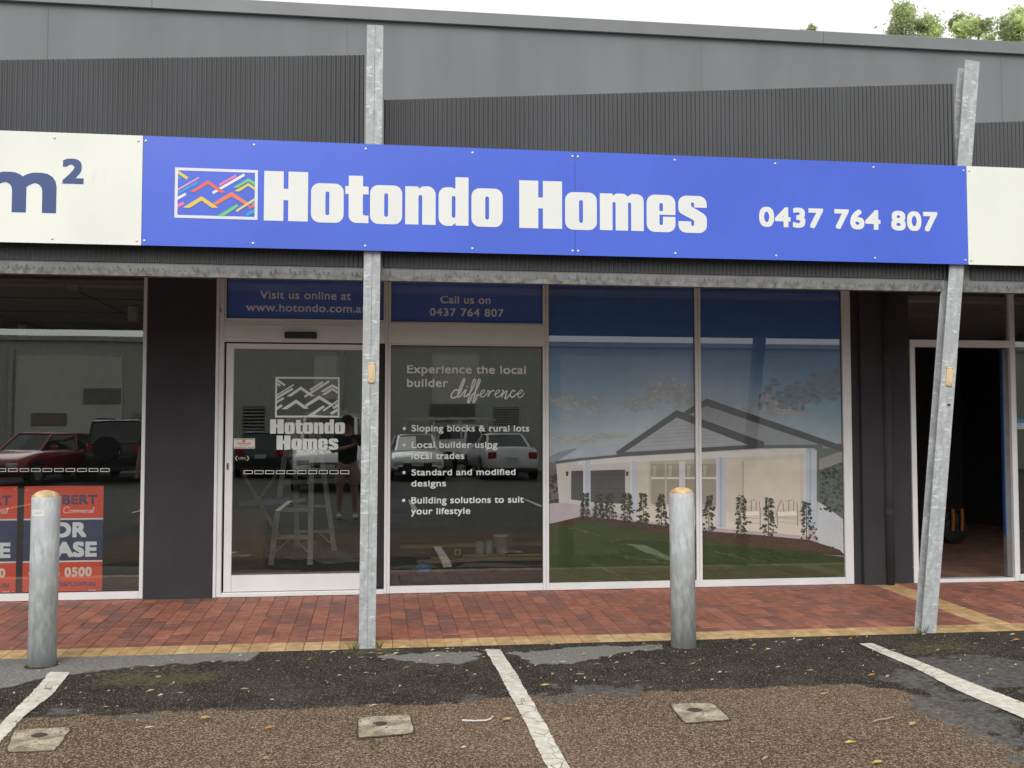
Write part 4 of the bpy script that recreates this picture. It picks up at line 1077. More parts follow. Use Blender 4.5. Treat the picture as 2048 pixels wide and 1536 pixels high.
    # columns
    for x0, x1, y0, y1 in ((1166, 1181, 920, 1020), (1260, 1274, 922, 1036), (1432, 1451, 914, 1054), (1607, 1633, 900, 1058)):
        P([(x0, y0), (x1, y0), (x1, y1 + 1), (x0, y1)], (.37, .41, .46)); P([(x0, y0), (x0 + 4, y0), (x0 + 4, y1), (x0, y1)], (.46, .48, .50))
        if x1 - x0 > 16: P([((x0 + x1) / 2 - 1, y0), ((x0 + x1) / 2 + 1, y0), ((x0 + x1) / 2 + 1, y1), ((x0 + x1) / 2 - 1, y1)], (.24, .27, .31))
    # roofs
    P([(1110, 924), (1150, 900), (1232, 886), (1250, 905), (1157, 918)], (.30, .34, .39))
    P([(1413, 805), (1695, 898), (1640, 896), (1527, 892), (1360, 835)], (.215, .235, .26))
    for k in range(12):
        t = k / 12; P([(1420 + 260 * t, 812 + 82 * t), (1421.5 + 260 * t, 812 + 82 * t), (1400 + 235 * t, 880 + 14 * t), (1398 + 235 * t, 880 + 14 * t)], (.19, .21, .235))
    P([(1413, 797), (1368, 823), (1376, 830), (1413, 812), (1692, 907), (1692, 894)], (.062, .066, .075))
    P([(1353, 829), (1236, 910), (1525, 891)], (.29, .31, .34))
    for k in range(9):
        t = (k + 1) / 10; y = 829 + 80 * t
        P([(1353 - 117 * t + 6, y), (1353 + 172 * t - 8, y - 17 * t * .9), (1353 + 172 * t - 8, y - 17 * t * .9 + 1.4), (1353 - 117 * t + 6, y + 1.4)], (.235, .25, .28))
    P([(1353, 820), (1231, 904), (1236, 913), (1353, 835), (1515, 897), (1527, 893), (1528, 884)], (.058, .062, .072))
    P([(1236, 905), (1240, 913), (1527, 896), (1527, 888)], (.062, .066, .075))
    P([(1110, 922), (1157, 916), (1240, 909), (1240, 914), (1157, 922), (1112, 928)], (.075, .08, .09))
    P([(1527, 890), (1645, 889), (1646, 896), (1527, 897)], (.10, .105, .115))
    # chairs on the porch
    for cx, s_ in ((1500, 1), (1575, 1)):
        for L in ([(-22, 14), (-17, -2), (-12, -10), (0, -8), (10, -12), (18, -8), (20, 12)], [(-22, 14), (-20, 40)], [(20, 12), (20, 42)], [(-20, 24), (20, 26)], [(-20, 34), (20, 37)], [(-10, -6), (-8, 14)], [(2, -8), (2, 14)], [(12, -9), (12, 14)]):
            for (a, b), (c, d) in zip(L, L[1:]):
                P([(cx + a - .9, 1010 + b), (cx + c - .9, 1010 + d), (cx + c + .9, 1010 + d + .8), (cx + a + .9, 1010 + b + .8)], (.25, .18, .12))
        P([(cx - 20, 1024), (cx + 16, 1022), (cx + 19, 1030), (cx - 18, 1032)], (.62, .58, .52))
    # garden bed, lawn
    bed = [(1090, 1050), (1165, 1032), (1250, 1041), (1333, 1052), (1410, 1062), (1520, 1070), (1620, 1080), (1680, 1100), (1690, 1112), (1600, 1104), (1500, 1094), (1410, 1080), (1330, 1068), (1180, 1043), (1090, 1060)]
    P(bed, (.060, .036, .028))
    for _ in range(160):
        t = rng.random(); x = 1170 + 500 * t; y = 1037 + 58 * t + rng.uniform(-2, 12); P([(x, y), (x + 5, y + .5), (x + 4, y + 2), (x, y + 2)], rng.choice(((.085, .045, .035), (.04, .026, .02), (.05, .055, .03))))
    lawn = [(1090, 1058), (1180, 1042), (1330, 1067), (1410, 1079), (1500, 1093), (1600, 1103), (1720, 1117), (1720, 1260), (1090, 1260)]
    P(lawn, (.035, .052, .020))
    def inside_lawn(x, y): return y > 1042 + (x - 1180) * .143 + (6 if x < 1180 else 0) + 2
    for _ in range(900):
        x, y = rng.uniform(1095, 1690), rng.uniform(1046, 1172)
        if inside_lawn(x, y):
            L = rng.uniform(8, 40); k = .86 + .30 * (1 - (y - 1046) / 126.) * .5 + .22 * noise.noise((x * .010, y * .025, 2)) + rng.uniform(-.05, .05)
            c = (.036 * k, .053 * k, .020 * k); P([(x, y), (x + L, y + L * .16), (x + L * .9, y + L * .16 + 2.5), (x, y + 2)], c)
    for a, b in (((1122, 1048), (1320, 1110)), ((1320, 1110), (1290, 1122)), ((1170, 1120), (1300, 1180)), ((1420, 1100), (1560, 1130)), ((1240, 1110), (1330, 1125))):
        for k in range(26):
            t = rng.random(); x = a[0] + (b[0] - a[0]) * t; y = a[1] + (b[1] - a[1]) * t + rng.uniform(-3, 3); P([(x, y), (x + 9, y + 2), (x + 8, y + 3.6), (x, y + 1.8)], (.062, .082, .036))
    # young shrubs
    for cx, y0, h, w in ((1170, 1036, 48, 13), (1197, 1040, 48, 15), (1219, 1040, 50, 15), (1254, 1044, 56, 15), (1286, 1048, 60, 14), (1322, 1052, 62, 15), (1417, 1066, 74, 17), (1481, 1072, 82, 18), (1536, 1076, 78, 18), (1612, 1082, 78, 24)):
        P([(cx - .8, y0), (cx + .8, y0), (cx + .5, y0 - h), (cx - .5, y0 - h)], (.07, .055, .04))
        for k in range(92):
            t = rng.random() ** .9; x = cx + rng.gauss(0, 1) * w * .36 * (1 - .72 * t); y = y0 - 2 - h * t
            a = rng.uniform(-.9, .9) + (math.pi if x < cx else 0); L = rng.uniform(4, 9); q = rng.uniform(1.5, 2.6)
            d = (math.cos(a), math.sin(a) * .7 + .35)
            P([(x, y), (x + d[0] * L * .5 - d[1] * q, y + d[1] * L * .5 + d[0] * q), (x + d[0] * L, y + d[1] * L), (x + d[0] * L * .5 + d[1] * q, y + d[1] * L * .5 - d[0] * q)], rng.choice(((.038, .043, .030), (.055, .062, .040), (.075, .078, .055), (.028, .032, .022))))
    o = mb.build('mural', M_mural, None, colors=True); fix(o, parent)
build_mural(wp1, rp1, 1); build_mural(wp2, rp2, 2)

# ------------------------------------------------------------------ for-lease posters behind the left window
M_poster = vmat('poster_print', .5, .03, 4, gain=1.8)
YP = .06
def poster(label, dx, tilt):
    g = lambda x, y: (onY(x + dx, y, YP).x, onY(x + dx, y, YP).z)
    x0, _ = g(46.5, 1080); x1, _ = g(205.5, 1080); zt = onY(125, 972, YP).z; zb_ = onY(125, 1187.5, YP).z
    cx = (x0 + x1) / 2; root = thing('lease_poster', label, 'poster', (cx, YP, zb_), 'for lease posters in the left window')
    red, navy, ink, wht = (.56, .050, .012), (.020, .026, .085), (.055, .04, .085), (.60, .66, .66)
    W_ = x1 - x0; H_ = zt - zb_; h = lambda py: zt - (py - 972) / 215.5 * H_; xx = lambda px: x0 + (px - 46.5) / 159. * W_
    mb = MB(); mb.box(x0, x1, YP, YP + .004, zb_, zt, 0, red)
    y = YP - .0006
    for a, b, c in ((1037, 1040, wht), (1040, 1121.5, navy), (1121.5, 1124.5, wht)): fanfill(mb, [(x0, h(b)), (x1, h(b)), (x1, h(a)), (x0, h(a))], y, 0, c)
    mb.build('board', M_poster, root, colors=True, keep=True)
    mb = MB(); y = YP - .0014
    T = lambda s_, a, b, t_, bs, bold, c: text(mb, s_, xx(a), xx(b), h(bs), h(t_) - h(bs), y, bold, 0, c)
    T('H', 62, 78, 990, 1009.5, .05, wht); T('ER', 80, 120, 990, 1009.5, .055, ink); T('BERT', 122.5, 193.5, 990, 1009.5, .055, ink)
    T('FOR', 82, 172.5, 1045, 1075, .065, wht); T('LEASE', 64, 194, 1084, 1114.5, .065, wht)
    T('49 55 0500', 58, 184.5, 1135, 1153.5, .05, (.62, .58, .50)); T('bert.com.au', 120.5, 192.5, 1162, 1172.5, .06, ink)
    for k in range(5): fanfill(mb, [(xx(179 + k * 3), h(1182.5)), (xx(181.2 + k * 3), h(1182.5)), (xx(181.2 + k * 3), h(1180.5)), (xx(179 + k * 3), h(1180.5))], y, 0, wht)
    Cs = [([(138, 21), (133, 26), (127, 22), (124, 12), (128, 5), (136, 6)], 1.5), ([(143, 14), (139, 13), (137, 8), (140, 5), (144, 8), (144, 13), (147, 13)], 1.2),
          ([(148, 15), (147, 5), (151, 14), (153, 13), (152, 5), (156, 14), (158, 13), (157, 6), (160, 7)], 1.2), ([(160, 15), (159, 5), (163, 14), (165, 13), (164, 5), (168, 14), (170, 13), (169, 6), (172, 7)], 1.2),
          ([(171, 9), (175, 11), (174, 15), (171, 12), (171, 6), (175, 6), (177, 8)], 1.2), ([(177, 14), (177, 5)], 1.2), ([(177, 9), (179, 14), (181, 14)], 1.1), ([(185, 13), (182, 14), (181, 8), (183, 5), (186, 7)], 1.2),
          ([(187, 14), (186, 6), (188, 6)], 1.2), ([(192, 13), (189, 14), (188, 8), (190, 5), (193, 13), (192, 6), (194, 7)], 1.2), ([(194, 7), (197, 16), (198, 24), (196, 22), (195, 8), (197, 5)], 1.2)]
    script(mb, [([(a * 1.0, b) for a, b in s_], w) for s_, w in Cs], xx(124) + .003, xx(188), h(1027), h(1014), y - .0004, 0, (.66, .60, .54), (123, 199), (3, 26))
    mb.build('lettering', M_poster, root, colors=True, keep=True)
    for px, py in ((51.5, 979), (199.5, 977), (54, 1182), (201, 1182)):
        c = (xx(px), h(py)); m2 = MB(); fanfill(m2, [(c[0] + .008 * math.cos(k * .785), c[1] + .008 * math.sin(k * .785)) for k in range(8)], YP - .0018, 0, (.5, .45, .4)); fanfill(m2, [(c[0] + .0052 * math.cos(k * .785), c[1] + .0052 * math.sin(k * .785)) for k in range(8)], YP - .0022, 0, (.02, .02, .02))
        m2.build('eyelet', M_poster, root, colors=True, keep=True)
poster('red and navy for lease poster leaning behind glass, partly hidden by the bollard', 0, 0)
poster('red and navy for lease poster cut by the left edge of the photo', -172.5, 0)
# ------------------------------------------------------------------ things standing inside the unfinished shop
M_alu = mat('ladder_aluminium', (.60, .575, .52), .5, var=.15, scale=20)
lad = thing('step_ladder', 'aluminium step ladder standing behind the sliding door glass', 'ladder', (-.75, 2.35, 0))
f1, f2, r1, r2 = Vector((-1.05, 2.05, 0)), Vector((-.65, 2.0, 0)), Vector((-.42, 2.68, 0)), Vector((-.83, 2.75, 0))
H_ = 1.5; t1, t2, t3, t4 = Vector((-.90, 2.33, H_)), Vector((-.66, 2.30, H_)), Vector((-.62, 2.40, H_)), Vector((-.86, 2.43, H_))
def lad_part(name, a, b, w, h): return MB().bar(a, b, w, h).build(name, M_alu, lad, .002, keep=True)
for a, b in ((f1, t1), (f2, t2), (r1, t3), (r2, t4)): lad_part('leg', a, b, .055, .03)
for z in (.28, .56, .84, 1.12):
    k = z / H_; lad_part('tread', f1.lerp(t1, k), f2.lerp(t2, k), .085, .045)
    lad_part('rear_rail', r1.lerp(t3, k), r2.lerp(t4, k), .03, .03)
for a, b in ((f1.lerp(t1, .07), f1.lerp(f2, .5).lerp(t1.lerp(t2, .5), .185)), (f2.lerp(t2, .07), f1.lerp(f2, .55).lerp(t1.lerp(t2, .5), .185)), (r1.lerp(t3, .08), r1.lerp(r2, .5).lerp(t3, .19))): lad_part('brace', a, b, .028, .012)
lad_part('spreader', f2.lerp(t2, .57), r1.lerp(t3, .57), .03, .012); lad_part('spreader', f1.lerp(t1, .57), r2.lerp(t4, .57), .03, .012)
MB().box(-.93, -.59, 2.26, 2.47, H_ - .01, H_ + .03).build('top_cap', M_alu, lad, .01, keep=True)
# drop sheet
mb = MB(); n = 26; vs = []
for j in range(n + 1):
    for i in range(n + 1):
        u, v = i / n, j / n; x = -1.42 + 1.25 * u + .12 * math.sin(v * 5); y = 2.05 + 1.3 * v + .15 * math.sin(u * 6)
        h = .02 + .16 * max(0, noise.noise((x * 3, y * 3, 1)) + .25) * math.sin(math.pi * u) + .03 * noise.noise((x * 9, y * 9, 2)) * math.sin(math.pi * v)
        vs.append((x, y, max(.004, h)))
mb.raw(vs, [(j * (n + 1) + i, j * (n + 1) + i + 1, (j + 1) * (n + 1) + i + 1, (j + 1) * (n + 1) + i) for j in range(n) for i in range(n)])
tag(mb.build('drop_sheet', mat('dusty_canvas', (.36, .35, .32), .9, var=.2), smooth=True), 'crumpled pale drop sheet on the floor under the step ladder', 'drop sheet')
M_ply = mat('raw_ply', (.30, .15, .09), .8, var=.15, scale=4, stretch=(1, 1, .2))
M_pine = mat('pine_timber', (.50, .34, .18), .7, var=.2, scale=9, stretch=(.2, 1, 1))
tag(MB().bar((-1.34, 1.9, .98), (-.95, 1.9, .30), .05, .03).build('timber_batten', M_pine), 'timber batten leaning behind the sliding door left of the ladder', 'timber')
tag(MB().bar((-1.30, 2.2, .50), (-1.02, 2.2, .92), .05, .03).build('timber_batten', M_pine), 'pale batten crossing another one left of the step ladder', 'timber')
rl = thing('paper_roll', 'blue grey roll lying level behind the sliding door', 'roll', (-1.15, 1.95, .66))
MB().tube([(-1.36, 1.95, .63), (-.86, 1.95, .66)], .040, 16).build('sleeve', mat('grey_blue_film', (.30, .34, .40), .5), rl, keep=True)
MB().tube([(-.858, 1.95, .66), (-.70, 1.95, .668)], .018, 12).build('core', M_alu, rl, keep=True)
tag(MB().box(-1.41, -1.10, 1.78, 2.12, 0, .588).build('cardboard_box', M_ply, None, .004), 'brown cardboard box under the blue grey roll behind the sliding door', 'box')
bk = thing('bucket', 'white plastic bucket among timber offcuts behind the lettered window', 'bucket', (1.375, 2.3, 0.045))
MB().lathe([(.066, 0), (.084, .19), (.088, .19), (.088, .205), (.080, .205), (.066, .02), (.004, .02)], 28).build('pail', mat('white_plastic', (.75, .77, .78), .4), bk, smooth=True)
MB().tube([(-.086, 0, .19), (-.09, -.06, .14), (-.05, -.10, .10), (.05, -.10, .10), (.09, -.06, .14), (.086, 0, .19)], .003, 6).build('handle', M_galv, bk)
for i, (x0, x1, y, z, c) in enumerate(((.60, 2.6, 2.15, .02, 'topmost timber plank in front of the white bucket'), (.95, 2.4, 2.34, .02, 'timber plank lying under the white bucket'), (.30, 2.0, 3.4, .02, 'long timber plank on the floor far behind the lettered window'), (.45, 1.4, 1.95, .018, 'short timber plank nearest the lettered window'))):
    tag(MB().bar((x0, y, z), (x1, y + .12 * (i - 1), z), .09, .04).build('timber_plank', M_pine, None, .003), c, 'plank', 'timber planks on the shop floor')
tag(MB().tube([(1.16, 2.55, .0), (1.16, 2.55, .16)], .05, 18).build('paint_tin', M_galv), 'left of two metal tins beside the white bucket', 'tin', 'metal tins on the shop floor')
tag(MB().tube([(1.27, 2.6, .0), (1.27, 2.6, .16)], .05, 18).build('paint_tin', M_galv), 'right of two metal tins beside the white bucket', 'tin', 'metal tins on the shop floor')
c_ = onY(915, 1102, 2.3)
lv = thing('tape_measure', 'small yellow tape measure box with black centre behind the lettered window', 'tape measure', (c_.x, 2.3, .035))
MB().box(-.035, .035, -.02, .02, .0, .07).build('case', mat('yellow_plastic', (.62, .45, .04), .4), lv, .008); MB().lathe([(.022, -.0205), (.018, -.0225)], 16, (0, 0, .035), 0, 'y').build('badge', M_black, lv)
c_ = onZ(847, 1140, .03)
mb = MB(); mb.lathe([(.02, 0), (.075, .012), (.085, .045), (.055, .085), (.012, .10)], 14)
o = mb.build('blue_cloth', mat('blue_rag', (.06, .17, .42), .9, var=.3, scale=20), None, smooth=False)
for v in o.data.vertices: v.co *= 1 + .35 * noise.noise(v.co * 22)
o.location = (c_.x, c_.y, .0); tag(o, 'crumpled blue rag on the floor behind the lettered window', 'rag')
# the dark shop on the right
gen = thing('tool_cart', 'black trolley with orange handles in the dark doorway on the right', 'trolley', (onZ(1908, 1087, 0).x, onZ(1908, 1087, 0).y, 0))
MB().lathe([(.10, -.04), (.16, -.035), (.16, .035), (.10, .04)], 20, (0, 0, .16), 0, 'y').build('wheel', M_black, gen)
for dx in (-.05, .07): MB().tube([(dx, -.06, .16), (dx + .01, -.06, .30), (dx + .03, -.02, .42)], .022, 8).build('handle', mat('orange_grip', (.42, .13, .02), .5), gen)
MB().box(-.13, .14, .0, .25, .06, .40).build('body', mat('dark_tool_case', (.03, .03, .03), .5), gen, .03)
tag(MB().bar((5.05, 1.9, 0), (4.90, 2.2, 1.5), .05, .02).build('timber_batten', M_pine), 'thin batten leaning inside the dark doorway beside the leaning post', 'timber')
tag(MB().bar((6.05, 3.2, 0), (6.15, 3.5, 1.9), .10, .03).build('timber_board', mat('grey_board', (.25, .22, .2), .8), None, .003), 'grey board leaning in the dark doorway near the blue tape', 'board')
# ------------------------------------------------------------------ small litter and weeds
def litter():
    mb = MB(); rng = random.Random(21)
    cols = ((.42, .27, .12), (.50, .36, .20), (.55, .42, .26), (.28, .16, .09), (.48, .25, .08), (.60, .52, .36))
    def leaf(x, y, z, L, w, a, c):
        d = Vector((math.cos(a), math.sin(a), 0)); n = Vector((-d.y, d.x, 0)); p = Vector((x, y, z + .004)); k = rng.uniform(.002, .012)
        q = [p - d * L / 2, p + n * w / 2 + Vector((0, 0, k)), p + d * L / 2 + Vector((0, 0, k * .6)), p - n * w / 2 + Vector((0, 0, k * .3))]
        mb.face([tuple(i) for i in q], 0, c)
    for _ in range(230):
        x = rng.uniform(-2.6, 5.6); y = -1.95 - abs(rng.gauss(0, .55)) if rng.random() < .75 else rng.uniform(-4.4, -2)
        leaf(x, y, gz(y) + .006, rng.uniform(.012, .06), rng.uniform(.004, .014), rng.gauss(0, .6), rng.choice(cols))
    for _ in range(80):
        x = rng.uniform(-2.6, 5.6); y = rng.uniform(-1.9, -.05); leaf(x, y, fz(y), rng.uniform(.008, .04), rng.uniform(.004, .01), rng.gauss(0, .5), rng.choice(cols[:5]))
    for _ in range(120):
        x = rng.uniform(-2.6, 5.6); y = rng.uniform(-3.2, -1.98); leaf(x, y, gz(y) + .006, rng.uniform(.006, .016), rng.uniform(.005, .012), rng.uniform(0, 3), (.62, .58, .48))
    for px, py in ((1015, 1443), (1825, 1453), (1700, 1490), (1755, 1530), (1090, 1375), (1160, 1352), (1648, 1392), (410, 1441), (540, 1460)):
        p = gpt(px, py); leaf(p.x, p.y, gz(p.y) + .008, .06, .022, rng.uniform(-.5, .5), rng.choice(((.60, .33, .07), (.62, .50, .12), (.55, .36, .18))))
    tag(mb.build('leaf_litter', vmat('dry_leaf', .8, .15, 30), colors=True), kind='stuff')
litter()
a = [gpt(*q) for q in ((924, 1445), (950, 1446), (972, 1445), (981, 1442), (986, 1437))]
tag(MB().tube([(p.x, p.y, gz(p.y) + .011) for p in a], .0038, 6).build('cable_tie', mat('white_nylon', (.78, .78, .76), .4)), 'thin white curved strip lying on the asphalt beside the middle bay line', 'cable tie')
a = [gpt(*q) for q in ((1746, 1448), (1758, 1444), (1775, 1442), (1787, 1438))]
tag(MB().tube([(p.x, p.y, gz(p.y) + .012) for p in a], .0045, 6).build('twig', mat('dry_twig', (.40, .30, .22), .8)), 'short brown twig on the asphalt right of the middle concrete cover', 'twig')
def tuft(px, py, label, n, seed):
    rng = random.Random(seed); p = gpt(px, py); mb = MB()
    for _ in range(n):
        a = rng.uniform(0, 6.28); r = rng.uniform(0, .035); b = Vector((r * math.cos(a), r * math.sin(a), 0)); L = rng.uniform(.03, .075); t = Vector((math.cos(a) * L * .6, math.sin(a) * L * .5, L)); s_ = Vector((-math.sin(a), math.cos(a), 0)) * .0025
        mb.face([tuple(b - s_), tuple(b + s_), tuple(b + t * .6 + s_ * .7), tuple(b + t)], 0, rng.choice(((.11, .16, .04), (.16, .19, .06), (.07, .11, .03))))
    o = mb.build('weed_tuft', M_weed, colors=True); o.location = (p.x, p.y, gz(p.y) + .002); tag(o, label, 'weed', 'weeds along the kerb')
M_weed = vmat('weed_green', .7, .1, 20)
tuft(1843, 1268, 'grass tuft at the foot of the leaning post', 34, 1); tuft(757, 1297, 'weed right of the foot of the upright post', 22, 2); tuft(708, 1299, 'weed left of the foot of the upright post', 22, 3)
# ------------------------------------------------------------------ trees behind the roof
M_leaf = vmat('gum_leaf', .6, .1, 2, gain=2.9); tl = M_leaf.node_tree; tb = N(tl, 'ShaderNodeBsdfTranslucent'); ms = N(tl, 'ShaderNodeMixShader', _Fac=.6); pb = tl.nodes['Principled BSDF']
tl.links.new(pb.inputs['Base Color'].links[0].from_socket, tb.inputs[0]); tl.links.new(pb.outputs[0], ms.inputs[1]); tl.links.new(tb.outputs[0], ms.inputs[2]); tl.links.new(ms.outputs[0], tl.nodes['Material Output'].inputs[0])
M_bark = mat('gum_bark', (.22, .19, .15), .9, var=.3, scale=5)
def tree(label, x, y, htop, w, n, seed, lobes):
    rng = random.Random(seed); root = thing('gum_tree', label, 'tree', (x, y, -.07), 'trees behind the roof')
    mb = MB(); fork = htop * .45
    mb.tube([(0, 0, 0), (.1, 0, fork * .5), (0, .1, fork)], [.24, .19, .15], 10)
    tips = []
    for (lx, lz, lr) in lobes:
        e = Vector((lx, rng.uniform(-.5, .5), lz)); mb.tube([(0, .1, fork - .1), tuple(Vector((0, .1, fork)).lerp(e, .5) + Vector((0, 0, .3))), tuple(e)], [.11, .07, .025], 7); tips.append((e, lr))
    mb.build('trunk', M_bark, root, smooth=True)
    mb = MB()
    clumps = []
    for e, lr in tips:
        for _ in range(int(16 * lr / .8)):
            d = Vector((rng.gauss(0, 1), rng.gauss(0, 1), rng.gauss(0, .9))).normalized() * lr * rng.uniform(.35, 1.05); clumps.append((e + d, rng.uniform(.16, .34) * (lr / .9) ** .5, rng.uniform(.65, 1.25)))
    for _ in range(n):
        c, r, k = rng.choice(clumps); p = c + Vector((rng.gauss(0, .5), rng.gauss(0, .5), rng.gauss(0, .5))) * r * 1.25
        L = rng.uniform(.07, .13); d = Vector((rng.gauss(0, 1), rng.gauss(0, 1), rng.gauss(-.5, .8))).normalized(); s_ = d.cross(Vector((rng.gauss(0, 1), rng.gauss(0, 1), rng.gauss(0, 1)))).normalized() * L * .24
        g = rng.uniform(.75, 1.3) * k; col = (.215 * g, .245 * g, .135 * g) if rng.random() > .15 else (.30 * g, .31 * g, .18 * g)
        mb.face([tuple(p - d * L / 2), tuple(p + s_), tuple(p + d * L / 2), tuple(p - s_)], 0, col)
    mb.build('crown', M_leaf, root, colors=True)
def W15(px, py): return onY(px, py, 15.0)
def lobes_of(L, x, y):
    out = []
    for px, py, rpx in L:
        p = onY(px, py, y); out.append((p.x - x, p.z, rpx / F * (y + 8.8)))
    return out
T_ = ((1820, 15.0, [(1790, 55, 34), (1820, 48, 32), (1862, 52, 26), (1800, 95, 36), (1850, 95, 34), (1815, 28, 12)], 7000, 'broad pale green gum crown above the roof'),
      (1925, 16.0, [(1912, 65, 17), (1940, 62, 20), (1950, 40, 12), (1910, 45, 12), (1925, 100, 28)], 5000, 'thin gum crown with two upright tips between the broad ones'),
      (2040, 13.0, [(2030, 60, 32), (2062, 40, 34), (2040, 20, 18), (2090, 70, 36), (2005, 72, 18), (2050, 110, 36)], 9000, 'tall darker gum crown cut by the right edge of the photo'),
      (1525, 18.0, [(1522, 66, 14), (1526, 90, 16)], 1400, 'tiny leaf tip above the roof, leftmost of the treetops'),
      (1592, 18.5, [(1594, 66, 11), (1612, 74, 14), (1632, 76, 10)], 1600, 'small leaf tip above the roof, second of the treetops from the left'))
for px, y, L, n, lab in T_:
    c = onY(px, 80, y); lob = lobes_of(L, c.x, y); tree(lab, c.x, y, max(l[1] for l in lob), 3, n, px, lob)
# ------------------------------------------------------------------ the other side of the car park, seen in the glass
def mir(px, py, d):
    """a point seen mirrored in the shop glass, d metres in front of the glass"""
    p = onY(px, py, d); return Vector((p.x, -d, p.z))
def corr_mat(name, col):
    m, t, p = nodes(name); v = obco(t)
    w = N(t, 'ShaderNodeTexWave', wave_type='BANDS', bands_direction='X', _Scale=4.2); t.links.new(v, w.inputs['Vector'])
    c = mixcol(t, ramp(t, w.outputs['Fac'], .1, .9), tuple(k * .72 for k in col), col)
    c = mixcol(t, ramp(t, nz(t, .5, 4, v), .3, .7), c, tuple(k * .86 for k in col))
    t.links.new(c, p.inputs['Base Color']); p.inputs['Roughness'].default_value = .6
    b = N(t, 'ShaderNodeBump', _Strength=.5, _Distance=.03); t.links.new(w.outputs['Fac'], b.inputs['Height']); t.links.new(b.outputs[0], p.inputs['Normal'])
    return m
DW = 31.0
ob = thing('warehouse', 'long grey green metal warehouse across the car park', 'building', (0, -DW, -.12))
Mw = corr_mat('warehouse_sheet', (.56, .57, .515)); Mw2 = mat('warehouse_panel', (.67, .67, .60), .7, var=.05, scale=.6)
ztop = mir(150, 681, DW).z
MB().box(-34, 38, -DW - 10, -DW, -.2, ztop).build('wall', Mw, ob, keep=True)
MB().box(-34.2, 38.2, -DW - .02, -DW + .14, ztop - .02, ztop + .16).build('gutter', mat('gutter_paint', (.42, .43, .41), .5), ob, keep=True)
MB().box(-34.2, 38.2, -DW - 10.2, -DW - .3, ztop + .02, ztop + .05).build('roof', M_galv, ob, keep=True)
for (x0, x1, y0, y1) in ((35, 240, 712, 960), (630, 690, 712, 800), (862, 960, 712, 806), (1120, 1380, 712, 950)):
    a = mir(x0, y0, DW); b = mir(x1, y1, DW); MB().box(a.x, b.x, -DW + .003, -DW + .05, max(-.1, b.z), a.z).build('wall_panel', Mw2, ob, keep=True)
for px in (25, 684): 
    a = mir(px, 700, DW); MB().box(a.x - .07, a.x + .07, -DW + .003, -DW + .13, -.12, a.z).build('downpipe', mat('downpipe_paint', (.5, .5, .47), .6), ob, keep=True)
M_lv = mat('louvre_blade', (.40, .40, .38), .5)
for (x0, x1, y0, y1) in ((485, 530, 812, 862), (988, 1037, 812, 848), (262, 300, 824, 850)):
    a = mir(x0, y0, DW); b = mir(x1, y1, DW); lv_ = MB().box(a.x, b.x, -DW + .003, -DW + .02, b.z, a.z).build('louvre', M_black, ob, keep=True)
    mb = MB(); n = 7
    for k in range(n):
        z = b.z + (a.z - b.z) * (k + .5) / n; mb.bar((a.x, -DW + .06, z), (b.x, -DW + .06, z), .05, .055)
    fix(mb.build('blade', M_lv, None), lv_)
for (x0, x1, y0, y1, c) in ((166, 240, 777, 808, (.24, .23, .21)), (66, 135, 824, 850, (.25, .21, .18)), (738 + 120, 950, 808, 840, (.17, .17, .165))):
    a = mir(x0, y0, DW); b = mir(x1, y1, DW); MB().box(a.x, b.x, -DW + .05, -DW + .075, b.z, a.z).build('patch_panel', mat('patch_paint', c, .7), ob, keep=True)

# ------------------------------------------------------------------ vehicles (x forward, origin on the ground)
M_tyre = mat('tyre_rubber', (.02, .02, .02), .8); M_rim = mat('alloy_rim', (.45, .45, .46), .35, .6); M_cglass = mat('car_glass', (.02, .025, .028), .05, spec=.9)
M_plate2 = mat('number_plate', (.55, .56, .54), .5); M_red = mat('tail_lens', (.35, .02, .02), .2); M_lens = mat('head_lens', (.55, .57, .6), .12); M_trim = mat('dark_trim', (.025, .025, .026), .5)
def paint(name, c, r=.22): 
    m = mat(name, c, r, .15, var=.03, scale=2, coat=.6); return m
def loft(mb, rings, mi=0, cap=True):
    n = len(rings[0]); base = len(mb.v)
    fs = []
    for i in range(len(rings) - 1):
        for k in range(n): fs.append((i * n + k, i * n + (k + 1) % n, (i + 1) * n + (k + 1) % n, (i + 1) * n + k))
    if cap: fs.append(tuple(reversed(range(n)))); fs.append(tuple((len(rings) - 1) * n + k for k in range(n)))
    mb.raw([p for r in rings for p in r], fs, mi)
